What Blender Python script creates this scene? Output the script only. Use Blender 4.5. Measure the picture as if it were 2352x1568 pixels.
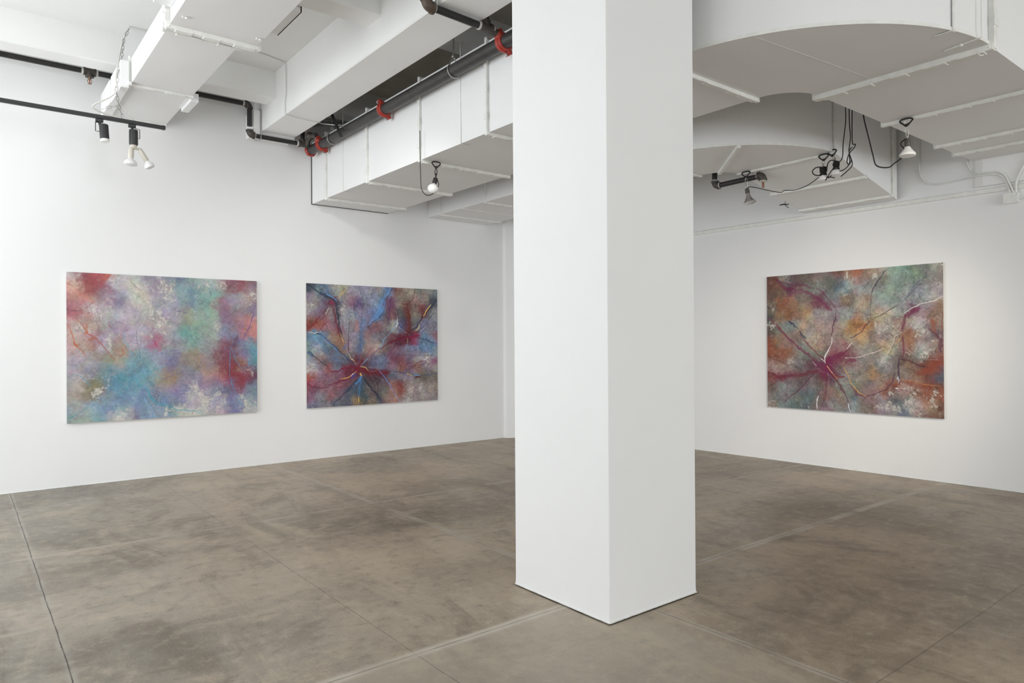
import bpy, math, random
import numpy as np
from mathutils import Vector, Matrix
random.seed(7)
PI = math.pi
S = bpy.context.scene
COL = S.collection
for o in list(bpy.data.objects):
    bpy.data.objects.remove(o, do_unlink=True)

# ------------------------------------------------------------ camera
# world: metres, floor at z = 0; +X runs along the left wall, +Y runs away from us along the right wall
YAW, PITCH, ROLL, FPX = math.radians(51.6206), math.radians(0.1418), math.radians(-0.3523), 1598.9
fw = Vector((math.cos(YAW)*math.cos(PITCH), math.sin(YAW)*math.cos(PITCH), math.sin(PITCH)))
rt = Vector((math.sin(YAW), -math.cos(YAW), 0))
up = rt.cross(fw)
r2 = rt*math.cos(ROLL) + up*math.sin(ROLL)
u2 = up*math.cos(ROLL) - rt*math.sin(ROLL)
cam = bpy.data.cameras.new('camera')
cam.sensor_fit = 'HORIZONTAL'; cam.sensor_width = 36; cam.lens = FPX*36/2352
cam.clip_start = 0.05; cam.clip_end = 200
co = bpy.data.objects.new('camera', cam); COL.objects.link(co)
M = Matrix(((r2.x, u2.x, -fw.x, 0), (r2.y, u2.y, -fw.y, 0), (r2.z, u2.z, -fw.z, 1.5), (0, 0, 0, 1)))
co.matrix_world = M
S.camera = co

# ------------------------------------------------------------ world, light, exposure
S.view_settings.view_transform = 'Standard'; S.view_settings.look = 'None'
S.view_settings.gamma = 1; S.view_settings.exposure = 0.12; S.view_settings.use_curve_mapping = False
w = bpy.data.worlds.new('daylight'); S.world = w; w.use_nodes = True
w.node_tree.nodes['Background'].inputs['Color'].default_value = (0.80, 0.88, 1.0, 1)
w.node_tree.nodes['Background'].inputs['Strength'].default_value = 0.15

def area_light(name, loc, direction, sx, sy, power, color=(1, 1, 1), spread=180):
    l = bpy.data.lights.new(name, 'AREA'); l.shape = 'RECTANGLE'; l.size = sx; l.size_y = sy
    l.energy = power; l.color = color; l.spread = math.radians(spread)
    o = bpy.data.objects.new(name, l); COL.objects.link(o); o.location = loc
    o.rotation_euler = Vector(direction).to_track_quat('-Z', 'Y').to_euler()
    return o
# daylight added as area lights at assumed, unseen windows of the near-left wall (x = -3.3) and of the wall behind the camera
WIN_X = [(-1.4, 0.9), (1.5, 3.8), (4.3, 6.5), (6.9, 8.5)]          # y ranges of the assumed windows in the x = -3.3 wall
WIN_Y = [(-2.8, 1.4), (2.8, 7.2)]                                  # x ranges of the assumed windows in the y = -11 wall
POW_X = [22, 57, 128, 78]
POW_Y = [180, 440]
for (a, b), p in zip(WIN_X, POW_X):
    area_light('assumed_window_light', (-3.36, (a+b)/2, 2.35), (1, 0, 0.22), b-a, 3.3, p, (0.925, 0.962, 1.0))
for (a, b), p in zip(WIN_Y, POW_Y):
    area_light('assumed_window_light', ((a+b)/2, -11.06, 2.2), (0, 1, 0), b-a, 3.4, p, (0.925, 0.962, 1.0))

def spot(name, loc, target, power, size, blend, color, radius=0.05):
    l = bpy.data.lights.new(name, 'SPOT'); l.energy = power; l.spot_size = math.radians(size); l.spot_blend = blend
    l.color = color; l.shadow_soft_size = radius
    o = bpy.data.objects.new(name, l); COL.objects.link(o); o.location = loc
    o.rotation_euler = (Vector(target)-Vector(loc)).to_track_quat('-Z', 'Y').to_euler()
    return o

# ------------------------------------------------------------ materials
def lin(c):
    if isinstance(c, str):
        c = [int(c[i:i+2], 16)/255 for i in (0, 2, 4)]
    return [x/12.92 if x <= 0.04045 else ((x+0.055)/1.055)**2.4 for x in c]
class NT:
    def __init__(s, m): s.t = m.node_tree; s.n = s.t.nodes; s.l = s.t.links
    def node(s, ty, **k):
        n = s.n.new(ty)
        for a, b in k.items(): setattr(n, a, b)
        return n
    def link(s, a, b): s.l.new(a, b)
    def setin(s, sock, v):
        if isinstance(v, (int, float)): sock.default_value = v
        elif isinstance(v, (tuple, list)): sock.default_value = v
        else: s.link(v, sock)
    def math(s, op, a, b=0.0, c=None, clamp=False):
        n = s.node('ShaderNodeMath', operation=op); n.use_clamp = clamp
        s.setin(n.inputs[0], a); s.setin(n.inputs[1], b)
        if c is not None: s.setin(n.inputs[2], c)
        return n.outputs[0]
    def rng(s, v, a, b, c=0.0, d=1.0, smooth=False):
        n = s.node('ShaderNodeMapRange'); n.clamp = True
        if smooth: n.interpolation_type = 'SMOOTHSTEP'
        s.setin(n.inputs[0], v)
        for i, q in enumerate((a, b, c, d)): s.setin(n.inputs[i+1], q)
        return n.outputs[0]
    def mix(s, f, a, b, mode='MIX'):
        n = s.node('ShaderNodeMix', data_type='RGBA', blend_type=mode)
        s.setin(n.inputs[0], f); s.setin(n.inputs[6], a); s.setin(n.inputs[7], b)
        return n.outputs[2]
    def noise(s, vec, scale, detail=4, rough=0.55, dist=0.0):
        n = s.node('ShaderNodeTexNoise'); s.link(vec, n.inputs['Vector'])
        n.inputs['Scale'].default_value = scale; n.inputs['Detail'].default_value = detail
        n.inputs['Roughness'].default_value = rough; n.inputs['Distortion'].default_value = dist
        return n.outputs['Fac']
    def coord(s, scale=(1, 1, 1), rot=(0, 0, 0)):
        g = s.node('ShaderNodeNewGeometry'); m = s.node('ShaderNodeMapping')
        m.inputs['Scale'].default_value = scale; m.inputs['Rotation'].default_value = rot
        s.link(g.outputs['Position'], m.inputs[0]); return m.outputs[0]
def newmat(name, rough=0.6, metal=0.0, spec=0.5):
    m = bpy.data.materials.new(name); m.use_nodes = True
    b = m.node_tree.nodes['Principled BSDF']
    b.inputs['Roughness'].default_value = rough; b.inputs['Metallic'].default_value = metal
    b.inputs['Specular IOR Level'].default_value = spec
    return m, b, NT(m)
def c4(c): return (*lin(c), 1)
def paint_mat(name, col, rough=0.6, metal=0.0, var=0.05, scale=6.0, bump=0.0, bscale=60.0, spec=0.5):
    m, b, t = newmat(name, rough, metal, spec)
    p = t.coord(); f = t.noise(p, scale, 5)
    c = lin(col)
    a = tuple(x*(1-var) for x in c)+(1,); d = tuple(min(1, x*(1+var)) for x in c)+(1,)
    t.link(t.mix(t.rng(f, 0.3, 0.7), a, d), b.inputs['Base Color'])
    if bump:
        n = t.node('ShaderNodeBump'); n.inputs['Strength'].default_value = bump; n.inputs['Distance'].default_value = 0.004
        t.link(t.noise(p, bscale, 4), n.inputs['Height']); t.link(n.outputs[0], b.inputs['Normal'])
    return m
MW = paint_mat('white_wall_paint', 'f4f4f3', 0.75, var=0.012, scale=0.9, bump=0.12, bscale=14, spec=0.3)
MP = paint_mat('white_pillar_paint', 'ececeb', 0.7, var=0.01, scale=2.0, bump=0.1, bscale=20, spec=0.3)
MC = paint_mat('white_ceiling_paint', 'f5f5f3', 0.85, var=0.02, scale=1.5, bump=0.3, bscale=9, spec=0.2)
MD = paint_mat('white_duct_paint', 'f2f2f1', 0.55, var=0.012, scale=1.6, spec=0.4)
MF = paint_mat('white_flange_paint', 'efefea', 0.5, var=0.06, scale=16, bump=0.4, bscale=35, spec=0.5)
MDK = paint_mat('dark_unpainted_deck', 'dad5ca', 0.9, var=0.12, scale=3, spec=0.2)
MB = paint_mat('black_steel_pipe', '2b2a2a', 0.42, var=0.3, scale=14, spec=0.5)
MBP = paint_mat('black_main_pipe', '353332', 0.38, var=0.35, scale=10, spec=0.5)
MFT = paint_mat('cast_iron_fitting', '55504b', 0.5, metal=0.4, var=0.2, scale=25, bump=0.3)
MRED = paint_mat('red_coupling_enamel', 'a8382c', 0.45, var=0.12, scale=30)
MGV = paint_mat('galvanised_steel', 'b4b4b0', 0.35, metal=0.8, var=0.1, scale=30)
MTAPE = paint_mat('white_thread_tape', 'dcdad4', 0.7, var=0.05)
MBLK = paint_mat('black_enamel_track', '2c2c2d', 0.45, var=0.06)
MCORD = paint_mat('black_rubber_cord', '1f1d1c', 0.55, var=0.1)
MWC = paint_mat('white_cable_sheath', 'dddcd6', 0.6, var=0.05)
MBULB = paint_mat('frosted_white_glass', 'f0efec', 0.25, var=0.01)
MSIL = paint_mat('silvered_reflector', 'c4c4c2', 0.22, metal=0.9, var=0.05)
MBEI = paint_mat('beige_lamp_socket', 'd2ccc0', 0.5, var=0.04)
MBRASS = paint_mat('brass_sprinkler_frame', 'a08870', 0.35, metal=0.8, var=0.1)
MORG = paint_mat('red_glass_bulb', 'b84a30', 0.2, var=0.02)
MGAP = paint_mat('dark_seam_gap', '3a3936', 0.9, var=0.1)
MEDGE = paint_mat('bare_canvas_edge', 'c9c6c0', 0.8, var=0.06, scale=40)
MBR = paint_mat('brown_elbow_fitting', '5e5248', 0.5, metal=0.3, var=0.15, scale=20)

# concrete floor: joints, patches, stains, a soft wax sheen
def floor_material():
    m, b, t = newmat('polished_concrete', 0.4, 0, 0.5)
    g = t.node('ShaderNodeNewGeometry'); sp = t.node('ShaderNodeSeparateXYZ'); t.link(g.outputs['Position'], sp.inputs[0])
    X, Y = sp.outputs[0], sp.outputs[1]
    P = t.coord()
    wob = t.math('MULTIPLY', t.math('SUBTRACT', t.noise(P, 1.6, 6, 0.65), 0.5), 0.05)
    P1 = t.coord((0.55, 1.0, 1), (0, 0, math.radians(-14)))
    n1 = t.noise(P1, 0.75, 5, 0.62, 0.6)
    n2 = t.noise(P1, 2.6, 7, 0.66, 0.5)
    n3 = t.noise(P, 11, 6, 0.7)
    n4 = t.noise(P, 90, 3, 0.6)
    big = t.noise(t.coord((1, 1, 1), (0, 0, 1.0)), 0.33, 3, 0.5)
    base = t.mix(t.rng(n1, 0.32, 0.68, smooth=True), c4('7d6e5b'), c4('a8967f'))
    grey = t.mix(t.rng(n1, 0.34, 0.66, smooth=True), c4('7a7367'), c4('9b9284'))
    # window reflection on the left painted in as greyer colour; browner on the right
    gl = t.rng(t.math('ADD', t.math('MULTIPLY', X, -1.0), t.math('MULTIPLY', big, 4.0)), -1.9, 2.2, 0.0, 1.0, smooth=True)
    base = t.mix(gl, base, grey)
    n5 = t.noise(t.coord((1.0, 0.42, 1), (0, 0, math.radians(-38))), 1.9, 8, 0.68, 0.9)      # mop and trowel streaks
    base = t.mix(t.rng(n5, 0.50, 0.66, 0, 0.38, smooth=True), base, c4('bcab93'))
    base = t.mix(t.rng(n5, 0.48, 0.35, 0, 0.5, smooth=True), base, c4('635645'))
    base = t.mix(t.rng(n2, 0.54, 0.70, 0, 0.45, smooth=True), base, c4('b8a893'))
    base = t.mix(t.rng(n2, 0.46, 0.30, 0, 0.55, smooth=True), base, c4('655846'))
    base = t.mix(t.rng(n3, 0.52, 0.68, 0, 0.42), base, c4('b5a895'))
    base = t.mix(t.rng(n3, 0.46, 0.30, 0, 0.5), base, c4('5a5044'))
    base = t.mix(t.rng(n4, 0.58, 0.8, 0, 0.5), base, c4('c4b8a6'))
    base = t.mix(t.rng(n4, 0.42, 0.22, 0, 0.5), base, c4('4c4338'))
    # foreground bay is paler and speckled
    fg = t.math('MULTIPLY', t.rng(t.math('ADD', Y, wob), 3.0, 2.95), t.rng(t.math('ADD', X, wob), 3.08, 2.9))
    base = t.mix(t.math('MULTIPLY', fg, 0.42), base, c4('b0a695'))
    # crazing
    v = t.node('ShaderNodeTexVoronoi', feature='DISTANCE_TO_EDGE'); v.inputs['Scale'].default_value = 1.1
    vm = t.node('ShaderNodeVectorMath', operation='ADD'); t.link(P, vm.inputs[0])
    nn = t.node('ShaderNodeTexNoise'); nn.inputs['Scale'].default_value = 2.2; nn.inputs['Detail'].default_value = 5
    t.link(P, nn.inputs['Vector']); t.link(nn.outputs['Color'], vm.inputs[1]); t.link(vm.outputs[0], v.inputs['Vector'])
    cr = t.math('MULTIPLY', t.rng(v.outputs['Distance'], 0.004, 0.0), t.rng(t.noise(P, 0.9, 3), 0.52, 0.66))
    base = t.mix(t.math('MULTIPLY', cr, 0.35), base, c4('4a4238'))
    hgt = None
    def joint(coord, c, wd, dark, dcol, band=0.0, bcol='a39d92', lim=None):
        nonlocal base, hgt
        d = t.math('ABSOLUTE', t.math('SUBTRACT', t.math('ADD', coord, t.math('MULTIPLY', wob, 0.5)), c))
        bm_ = None
        if band:
            bm_ = t.math('MULTIPLY', t.rng(d, band, band*0.4), t.rng(t.noise(P, 3.2, 4), 0.38, 0.6, 0.15, 0.75))
            if lim is not None: bm_ = t.math('MULTIPLY', bm_, lim)
            base = t.mix(bm_, base, c4(bcol))
        k = t.math('MULTIPLY', t.rng(d, wd, wd*0.35), t.math('MULTIPLY', t.rng(t.noise(P, 5, 4), 0.3, 0.55, 0.45, 1), dark))
        if lim is not None: k = t.math('MULTIPLY', k, lim)
        base = t.mix(k, base, c4(dcol))
        hgt = k if hgt is None else t.math('MAXIMUM', hgt, k)
    joint(X, 0.391, 0.0042, 1.0, '3a342d', 0.03)
    joint(X, 1.722, 0.0032, 0.6, '453e35')
    joint(X, 3.05, 0.006, 0.6, '574d42', 0.035, 'b0a697')
    for c in (4.40, 5.73, 7.05): joint(X, c, 0.003, 0.4, '574d42')
    joint(Y, 1.41, 0.0042, 0.6, '453d34')
    joint(Y, 2.935, 0.008, 0.5, '574e43', 0.045, 'bfb7a9')
    joint(Y, 4.47, 0.003, 0.25, '5c5246', 0.03, 'a59b8b')
    joint(Y, 5.98, 0.005, 0.55, '51483d', 0.03, 'b0a698')
    joint(Y, 7.5, 0.003, 0.3, '574d42')
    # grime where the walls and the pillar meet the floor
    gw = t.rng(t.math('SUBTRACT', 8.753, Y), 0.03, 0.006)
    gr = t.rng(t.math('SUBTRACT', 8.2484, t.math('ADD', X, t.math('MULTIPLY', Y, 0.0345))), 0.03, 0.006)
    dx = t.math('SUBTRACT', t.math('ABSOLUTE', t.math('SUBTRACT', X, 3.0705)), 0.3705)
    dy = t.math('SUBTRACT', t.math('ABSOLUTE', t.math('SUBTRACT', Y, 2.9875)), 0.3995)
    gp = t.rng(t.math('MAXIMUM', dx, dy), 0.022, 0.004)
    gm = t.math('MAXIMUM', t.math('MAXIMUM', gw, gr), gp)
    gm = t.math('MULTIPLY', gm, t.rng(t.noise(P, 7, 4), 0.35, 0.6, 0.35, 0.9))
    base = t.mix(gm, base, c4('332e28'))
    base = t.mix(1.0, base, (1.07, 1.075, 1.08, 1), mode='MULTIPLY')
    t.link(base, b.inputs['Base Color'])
    ro = t.rng(n2, 0.3, 0.75, 0.34, 0.52)
    t.link(ro, b.inputs['Roughness'])
    bp = t.node('ShaderNodeBump'); bp.inputs['Strength'].default_value = 0.35; bp.inputs['Distance'].default_value = 0.006
    h = t.math('SUBTRACT', t.math('MULTIPLY', n2, 0.35), t.math('MULTIPLY', hgt, 1.0))
    h = t.math('ADD', h, t.math('MULTIPLY', n3, 0.12))
    t.link(h, bp.inputs['Height']); t.link(bp.outputs[0], b.inputs['Normal'])
    return m
MFLOOR = floor_material()

# ------------------------------------------------------------ mesh helpers
class G:
    """collects geometry in world coordinates, then links it as ONE mesh object"""
    def __init__(s): s.v = []; s.f = []; s.m = []; s.cur = 0
    def add(s, vs, fs):
        o = len(s.v); s.v += [tuple(v) for v in vs]; s.f += [tuple(i+o for i in f) for f in fs]; s.m += [s.cur]*len(fs)
        return s
    def box(s, lo, hi, bev=0.0):
        x0, y0, z0 = lo; x1, y1, z1 = hi
        if bev <= 0:
            vs = [(x, y, z) for x in (x0, x1) for y in (y0, y1) for z in (z0, z1)]
            return s.add(vs, [(0, 1, 3, 2), (4, 6, 7, 5), (0, 4, 5, 1), (2, 3, 7, 6), (0, 2, 6, 4), (1, 5, 7, 3)])
        b = min(bev, (x1-x0)/2.01, (y1-y0)/2.01, (z1-z0)/2.01)
        X = (x0, x1); Y = (y0, y1); Z = (z0, z1); vs = []; idx = {}
        for i in (0, 1):
            for j in (0, 1):
                for k in (0, 1):
                    sx, sy, sz = (b, -b)[i], (b, -b)[j], (b, -b)[k]
                    for a, d in (('x', (0, sy, sz)), ('y', (sx, 0, sz)), ('z', (sx, sy, 0))):
                        idx[i, j, k, a] = len(vs); vs.append((X[i]+d[0], Y[j]+d[1], Z[k]+d[2]))
        fs = []
        for i in (0, 1): fs.append([idx[i, j, k, 'x'] for j, k in ((0, 0), (1, 0), (1, 1), (0, 1))])
        for j in (0, 1): fs.append([idx[i, j, k, 'y'] for i, k in ((0, 0), (1, 0), (1, 1), (0, 1))])
        for k in (0, 1): fs.append([idx[i, j, k, 'z'] for i, j in ((0, 0), (1, 0), (1, 1), (0, 1))])
        for i in (0, 1):
            for j in (0, 1): fs.append([idx[i, j, 0, 'x'], idx[i, j, 1, 'x'], idx[i, j, 1, 'y'], idx[i, j, 0, 'y']])
        for i in (0, 1):
            for k in (0, 1): fs.append([idx[i, 0, k, 'x'], idx[i, 1, k, 'x'], idx[i, 1, k, 'z'], idx[i, 0, k, 'z']])
        for j in (0, 1):
            for k in (0, 1): fs.append([idx[0, j, k, 'y'], idx[1, j, k, 'y'], idx[1, j, k, 'z'], idx[0, j, k, 'z']])
        for i in (0, 1):
            for j in (0, 1):
                for k in (0, 1): fs.append([idx[i, j, k, 'x'], idx[i, j, k, 'y'], idx[i, j, k, 'z']])
        return s.add(vs, fs)
    def tube(s, pts, r, n=10, closed=False, cap=True):
        P = [Vector(p) for p in pts]; N = len(P)
        R = r if isinstance(r, (list, tuple)) else [r]*N
        T = []
        for i in range(N):
            if closed: d = P[(i+1) % N]-P[i-1]
            else: d = P[min(i+1, N-1)]-P[max(i-1, 0)]
            T.append(d.normalized() if d.length > 1e-9 else Vector((0, 0, 1)))
        a = Vector((0, 0, 1)) if abs(T[0].z) < 0.9 else Vector((1, 0, 0))
        u = T[0].cross(a).normalized(); vs = []
        for i in range(N):
            u = (u - T[i]*u.dot(T[i]))
            if u.length < 1e-6: u = T[i].orthogonal()
            u.normalize(); w_ = T[i].cross(u)
            for k in range(n):
                q = 2*PI*k/n; vs.append(P[i]+(u*math.cos(q)+w_*math.sin(q))*R[i])
        fs = []
        for i in range(N if closed else N-1):
            j = (i+1) % N
            for k in range(n):
                k2 = (k+1) % n; fs.append((i*n+k, i*n+k2, j*n+k2, j*n+k))
        if not closed and cap:
            fs.append(tuple(range(n-1, -1, -1))); fs.append(tuple((N-1)*n+k for k in range(n)))
        return s.add(vs, fs)
    def cyl(s, p0, p1, r, n=16, r1=None):
        return s.tube([p0, p1], [r, r if r1 is None else r1], n)
    def lathe(s, prof, origin, axis, n=24):
        """prof: (distance along axis, radius)"""
        ax = Vector(axis).normalized(); o = Vector(origin)
        return s.tube([o+ax*p[0] for p in prof], [max(p[1], 1e-4) for p in prof], n) if all(abs(prof[i+1][0]-prof[i][0]) > 1e-9 for i in range(len(prof)-1)) else s._lathe(prof, o, ax, n)
    def _lathe(s, prof, o, ax, n):
        u = ax.orthogonal().normalized(); w_ = ax.cross(u); vs = []
        for h, r in prof:
            for k in range(n):
                q = 2*PI*k/n; vs.append(o+ax*h+(u*math.cos(q)+w_*math.sin(q))*max(r, 1e-4))
        fs = [(i*n+k, i*n+(k+1) % n, (i+1)*n+(k+1) % n, (i+1)*n+k) for i in range(len(prof)-1) for k in range(n)]
        fs.append(tuple(range(n-1, -1, -1))); fs.append(tuple((len(prof)-1)*n+k for k in range(n)))
        return s.add(vs, fs)
    def ball(s, c, r, n=12, sc=(1, 1, 1)):
        c = Vector(c); vs = []; fs = []; m = n//2
        for i in range(m+1):
            a = PI*i/m
            for k in range(n):
                q = 2*PI*k/n
                vs.append((c.x+r*sc[0]*math.sin(a)*math.cos(q), c.y+r*sc[1]*math.sin(a)*math.sin(q), c.z+r*sc[2]*math.cos(a)))
        for i in range(m):
            for k in range(n): fs.append((i*n+k, (i+1)*n+k, (i+1)*n+(k+1) % n, i*n+(k+1) % n))
        return s.add(vs, fs)
    def prism(s, poly, z0, z1):
        n = len(poly); vs = [(p[0], p[1], z0) for p in poly]+[(p[0], p[1], z1) for p in poly]
        fs = [tuple(range(n-1, -1, -1)), tuple(range(n, 2*n))]+[(i, (i+1) % n, n+(i+1) % n, n+i) for i in range(n)]
        return s.add(vs, fs)
def spline(pts, k=6):
    P = [Vector(p) for p in pts]; out = []
    for i in range(len(P)-1):
        p0 = P[max(i-1, 0)]; p1 = P[i]; p2 = P[i+1]; p3 = P[min(i+2, len(P)-1)]
        for j in range(k):
            t = j/k
            out.append(0.5*((2*p1)+(p2-p0)*t+(2*p0-5*p1+4*p2-p3)*t*t+(3*p1-p0-3*p2+p3)*t**3))
    out.append(P[-1]); return out
def wloc(o):
    l = Vector((0, 0, 0))
    while o is not None: l += Vector(o.location); o = o.parent
    return l
def build(g, name, mats, parent=None, smooth=False, angle=35):
    me = bpy.data.meshes.new(name)
    V = np.array([tuple(v) for v in g.v], dtype=float)
    if parent is None: org = Vector(((V[:, 0].min()+V[:, 0].max())/2, (V[:, 1].min()+V[:, 1].max())/2, V[:, 2].min()))
    else: org = wloc(parent)
    V = V-np.array(org)
    me.from_pydata([tuple(v) for v in V], [], g.f)
    if not isinstance(mats, (list, tuple)): mats = [mats]
    for m in mats: me.materials.append(m)
    if len(mats) > 1: me.polygons.foreach_set('material_index', g.m)
    o = bpy.data.objects.new(name, me); COL.objects.link(o)
    if parent is None: o.location = org
    else: o.parent = parent
    me.update()
    import bmesh
    bm = bmesh.new(); bm.from_mesh(me); bmesh.ops.recalc_face_normals(bm, faces=bm.faces)
    if smooth:
        for f in bm.faces: f.smooth = True
        for e in bm.edges:
            if len(e.link_faces) == 2 and e.calc_face_angle(0) > math.radians(angle): e.smooth = False
    bm.to_mesh(me); bm.free()
    return o
def thing(name, loc, label, cat, group=None):
    o = bpy.data.objects.new(name, None); COL.objects.link(o); o.location = loc; o.empty_display_size = 0.1
    return tag(o, label, cat, group)
def tag(o, label, cat, group=None):
    o['label'] = label; o['category'] = cat
    if group: o['group'] = group
    return o
def struct(g, name, m, smooth=False):
    o = build(g, name, m, None, smooth); o['kind'] = 'structure'; return o

PAINT_1 = ("""17,41,d8cfc9 62,23,8a3a4a 103,72,a83245 166,54,b0404a 182,22,d0653f 27,114,d98f78 67,119,c8705f 150,92,a03850 203,104,8a3058 224,118,b8c8d0 273,85,a8b0b8 257,33,cfcac2 334,43,c8c5bf 402,16,8a8090 459,43,a8a0a8 518,16,8fa0a0 559,21,5a6a98 619,25,90b0aa 712,36,b0b5ae 775,16,b8a8a8 840,20,8a5868 918,49,9a4050 972,63,a08890 986,20,7a5a68 11,224,a03a58 26,275,b84058 36,209,c8a0a0 88,170,d07868 139,167,c09088 182,165,8a5878 113,258,bdb8b4 181,233,b0a8b0 246,201,7a6a90 246,261,c0c0d0 300,214,a898a0 345,151,c4bdb5 384,211,c8c0b8 441,162,9890a8 470,224,a0a8b0 529,190,a0a0b0 577,124,88b0b0 650,121,78b0ac 637,145,6a80a8 731,109,7ab0a8 699,200,90aca8 787,213,9a6878 813,262,907088 872,152,9890a0 958,148,b0a098 985,207,8878a0 16,341,c8a8a0 77,370,b5aaa5 87,340,c08060 165,339,b5b0b0 224,323,a08ea8 300,337,b0a0b0 356,274,b0aaa8 412,288,a8a098 470,334,b0aaac 528,301,a0a0a8 618,283,98a088 680,282,8aa8a0 742,305,94a49c 588,396,6aa09a 649,380,84aa9c 723,404,94a49c 806,378,8c90a4 871,328,9080a0 917,327,c07870 978,343,c88880 998,394,c87878 15,480,c0a0a8 61,444,b8a8b0 51,473,c07040 138,444,9a5848 181,474,c0b8d0 239,489,a08068 272,536,b0785a 299,444,b0a8c0 355,444,aca4b4 429,475,b05078 498,460,a09aa8 557,492,9a9ca8 636,461,80a898 723,494,98a09c 793,511,8a5868 851,528,80405a 916,529,8880a8 990,530,5aa0b0 35,561,b0a0b8 102,577,a8a098 164,579,988878 223,595,a09080 266,596,a898a0 327,583,5a9aac 383,561,88a0b0 469,570,90a0b4 515,603,7a6898 587,605,9a8878 660,590,a08870 722,592,988490 805,610,903a50 837,653,8a2840 903,613,a07060 970,632,5a98b0 15,648,b0a8b0 86,651,8f8aa8 164,669,8a9098 180,684,408890 255,710,3f8fa8 310,659,5890a8 365,676,5a9ab0 411,694,5aa0b0 445,711,a08868 515,730,a88060 480,775,a88870 587,685,8a8898 647,736,888aa8 722,706,a88878 772,725,b06868 824,711,982a40 889,713,8a2035 942,707,a03048 990,734,6a3050 25,751,b0a8a4 35,796,b0a098 111,741,7a7a60 153,728,7a7050 148,803,887858 96,814,988068 222,762,5090a8 276,780,6090a8 190,858,7898a8 326,790,6898b4 388,794,7090b0 439,805,7080a0 515,809,8080a8 574,788,8084ac 623,775,a89898 690,795,a890a8 759,790,8488a8 837,794,6a78a0 896,797,902840 969,810,7a88a8 24,883,a8aca0 24,956,7aa0a0 54,974,9aa090 111,912,88a8b0 163,931,6f98b4 243,900,6a90b8 298,904,7090b8 382,894,7898b8 468,877,6a88b0 556,859,8088a8 647,841,c0b8b0 740,896,a0a0b0 759,938,a89cb0 836,927,7070a8 902,890,9898b8 969,912,88a0b0 221,989,b0b0b0 270,970,c8c4bc 320,982,6a5078 381,972,7aa0c0 467,979,9aa4b0 526,968,6a9aaa 586,981,c0bfb8 677,973,b8b8b8 771,980,bdb8b4 849,978,7878a8 955,953,c4c0b8""",
"62,31,35,.6 257,40,52,.8 471,90,82,.8 401,156,35,.7 712,77,70,.7 775,49,47,.6 965,148,52,.9 139,242,58,.7 245,277,41,.6 441,272,87,.6 441,366,70,.6 87,370,52,.4 181,474,52,.6 774,379,52,.4 148,780,70,.5 635,840,52,1 740,904,58,1 616,984,87,1.1 772,972,52,1 955,945,52,1 270,970,47,1 956,691,29,.9 467,964,47,.7 50,797,41,.3 915,874,23,.8 298,850,23,.2",
"""3aa5b8 4.1 .95|293,666 321,698 343,760 388,802 404,857 439,903 479,905 544,950 628,965 702,1003
3a9ab0 2.9 .8|318,698 298,735 282,788 244,824
6aa0b8 3.5 .8|267,368 267,444 294,505 318,567 321,613 304,666
7ea4ba 17.5 .3|267,398 277,459 299,536 304,613 299,666
4aa8b8 2.9 .8|394,670 445,648 492,630
6a98a0 3.5 .7|91,562 148,608 223,633 293,666
8aa0a8 15.1 .35|164,594 223,641 293,681
3a9aa0 3.5 .8|1,976 49,937 101,896
4aa0b0 2.9 .8|25,671 65,687 91,733 117,771
80b0d8 4.1 .9|365,839 387,895 413,936 415,971 444,1001
4a90c0 3.5 .9|844,503 837,578 834,678 846,762 862,846 902,941 968,1001
4a9ac0 2.9 .8|844,511 876,612 903,663 943,656 997,581
5a48a0 3.5 .9|982,207 971,292 944,377 917,436 851,495
6a88c0 2.3 .8|921,192 917,327 897,403
6a88c0 1.7 .7|844,503 858,436 871,361
6a88c0 1.7 .7|844,503 805,519 812,503
4aa0c0 2.3 .8|850,778 889,873 955,902
3a98b8 4.7 .9|1001,436 997,581
c05a28 4.1 .9|3,341 26,407 38,473 66,510 91,562
a83c20 3.5 .9|41,297 72,348 97,407 138,444 180,511 228,588
b85a2c 11.7 .6|87,340 92,399 82,414
b0602c 8.2 .6|97,451 128,436 144,444
b85a30 10.5 .6|36,451 46,480 61,477
b85a30 5.2 .7|256,505 269,543 255,566 245,543
7070b0 4.7 .6|411,569 492,531 581,512
70709a 5.2 .6|445,727 497,713 575,668
6a5a90 4.1 .7|505,230 558,245 600,260
807888 3.5 .6|301,38 345,104
6a5a80 2.3 .7|223,398 256,444
9a3040 2.3 .6|2,78 37,98
6a5078 2.9 .6|515,785 544,827
6a5078 3.5 .5|410,819 456,849
6a3050 2.9 .6|840,28 872,68
6a5a90 2.3 .6|224,338 207,368 229,398
a83c20 4.7 .8|192,338 208,361
5a4a80 2.9 .7|982,853 968,946 955,978
7a4a70 2.9 .5|413,77 436,123 430,178
6a5a90 3.5 .5|447,52 476,129 505,175
5a6a98 5.8 .4|541,14 577,20
b04068 12.8 .5|423,460 440,499
a85878 3.5 .6|440,476 498,452
7a6a90 2.3 .6|272,452 355,456 469,456 569,468
60a0b0 2.9 .5|576,444 648,469""")
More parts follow.
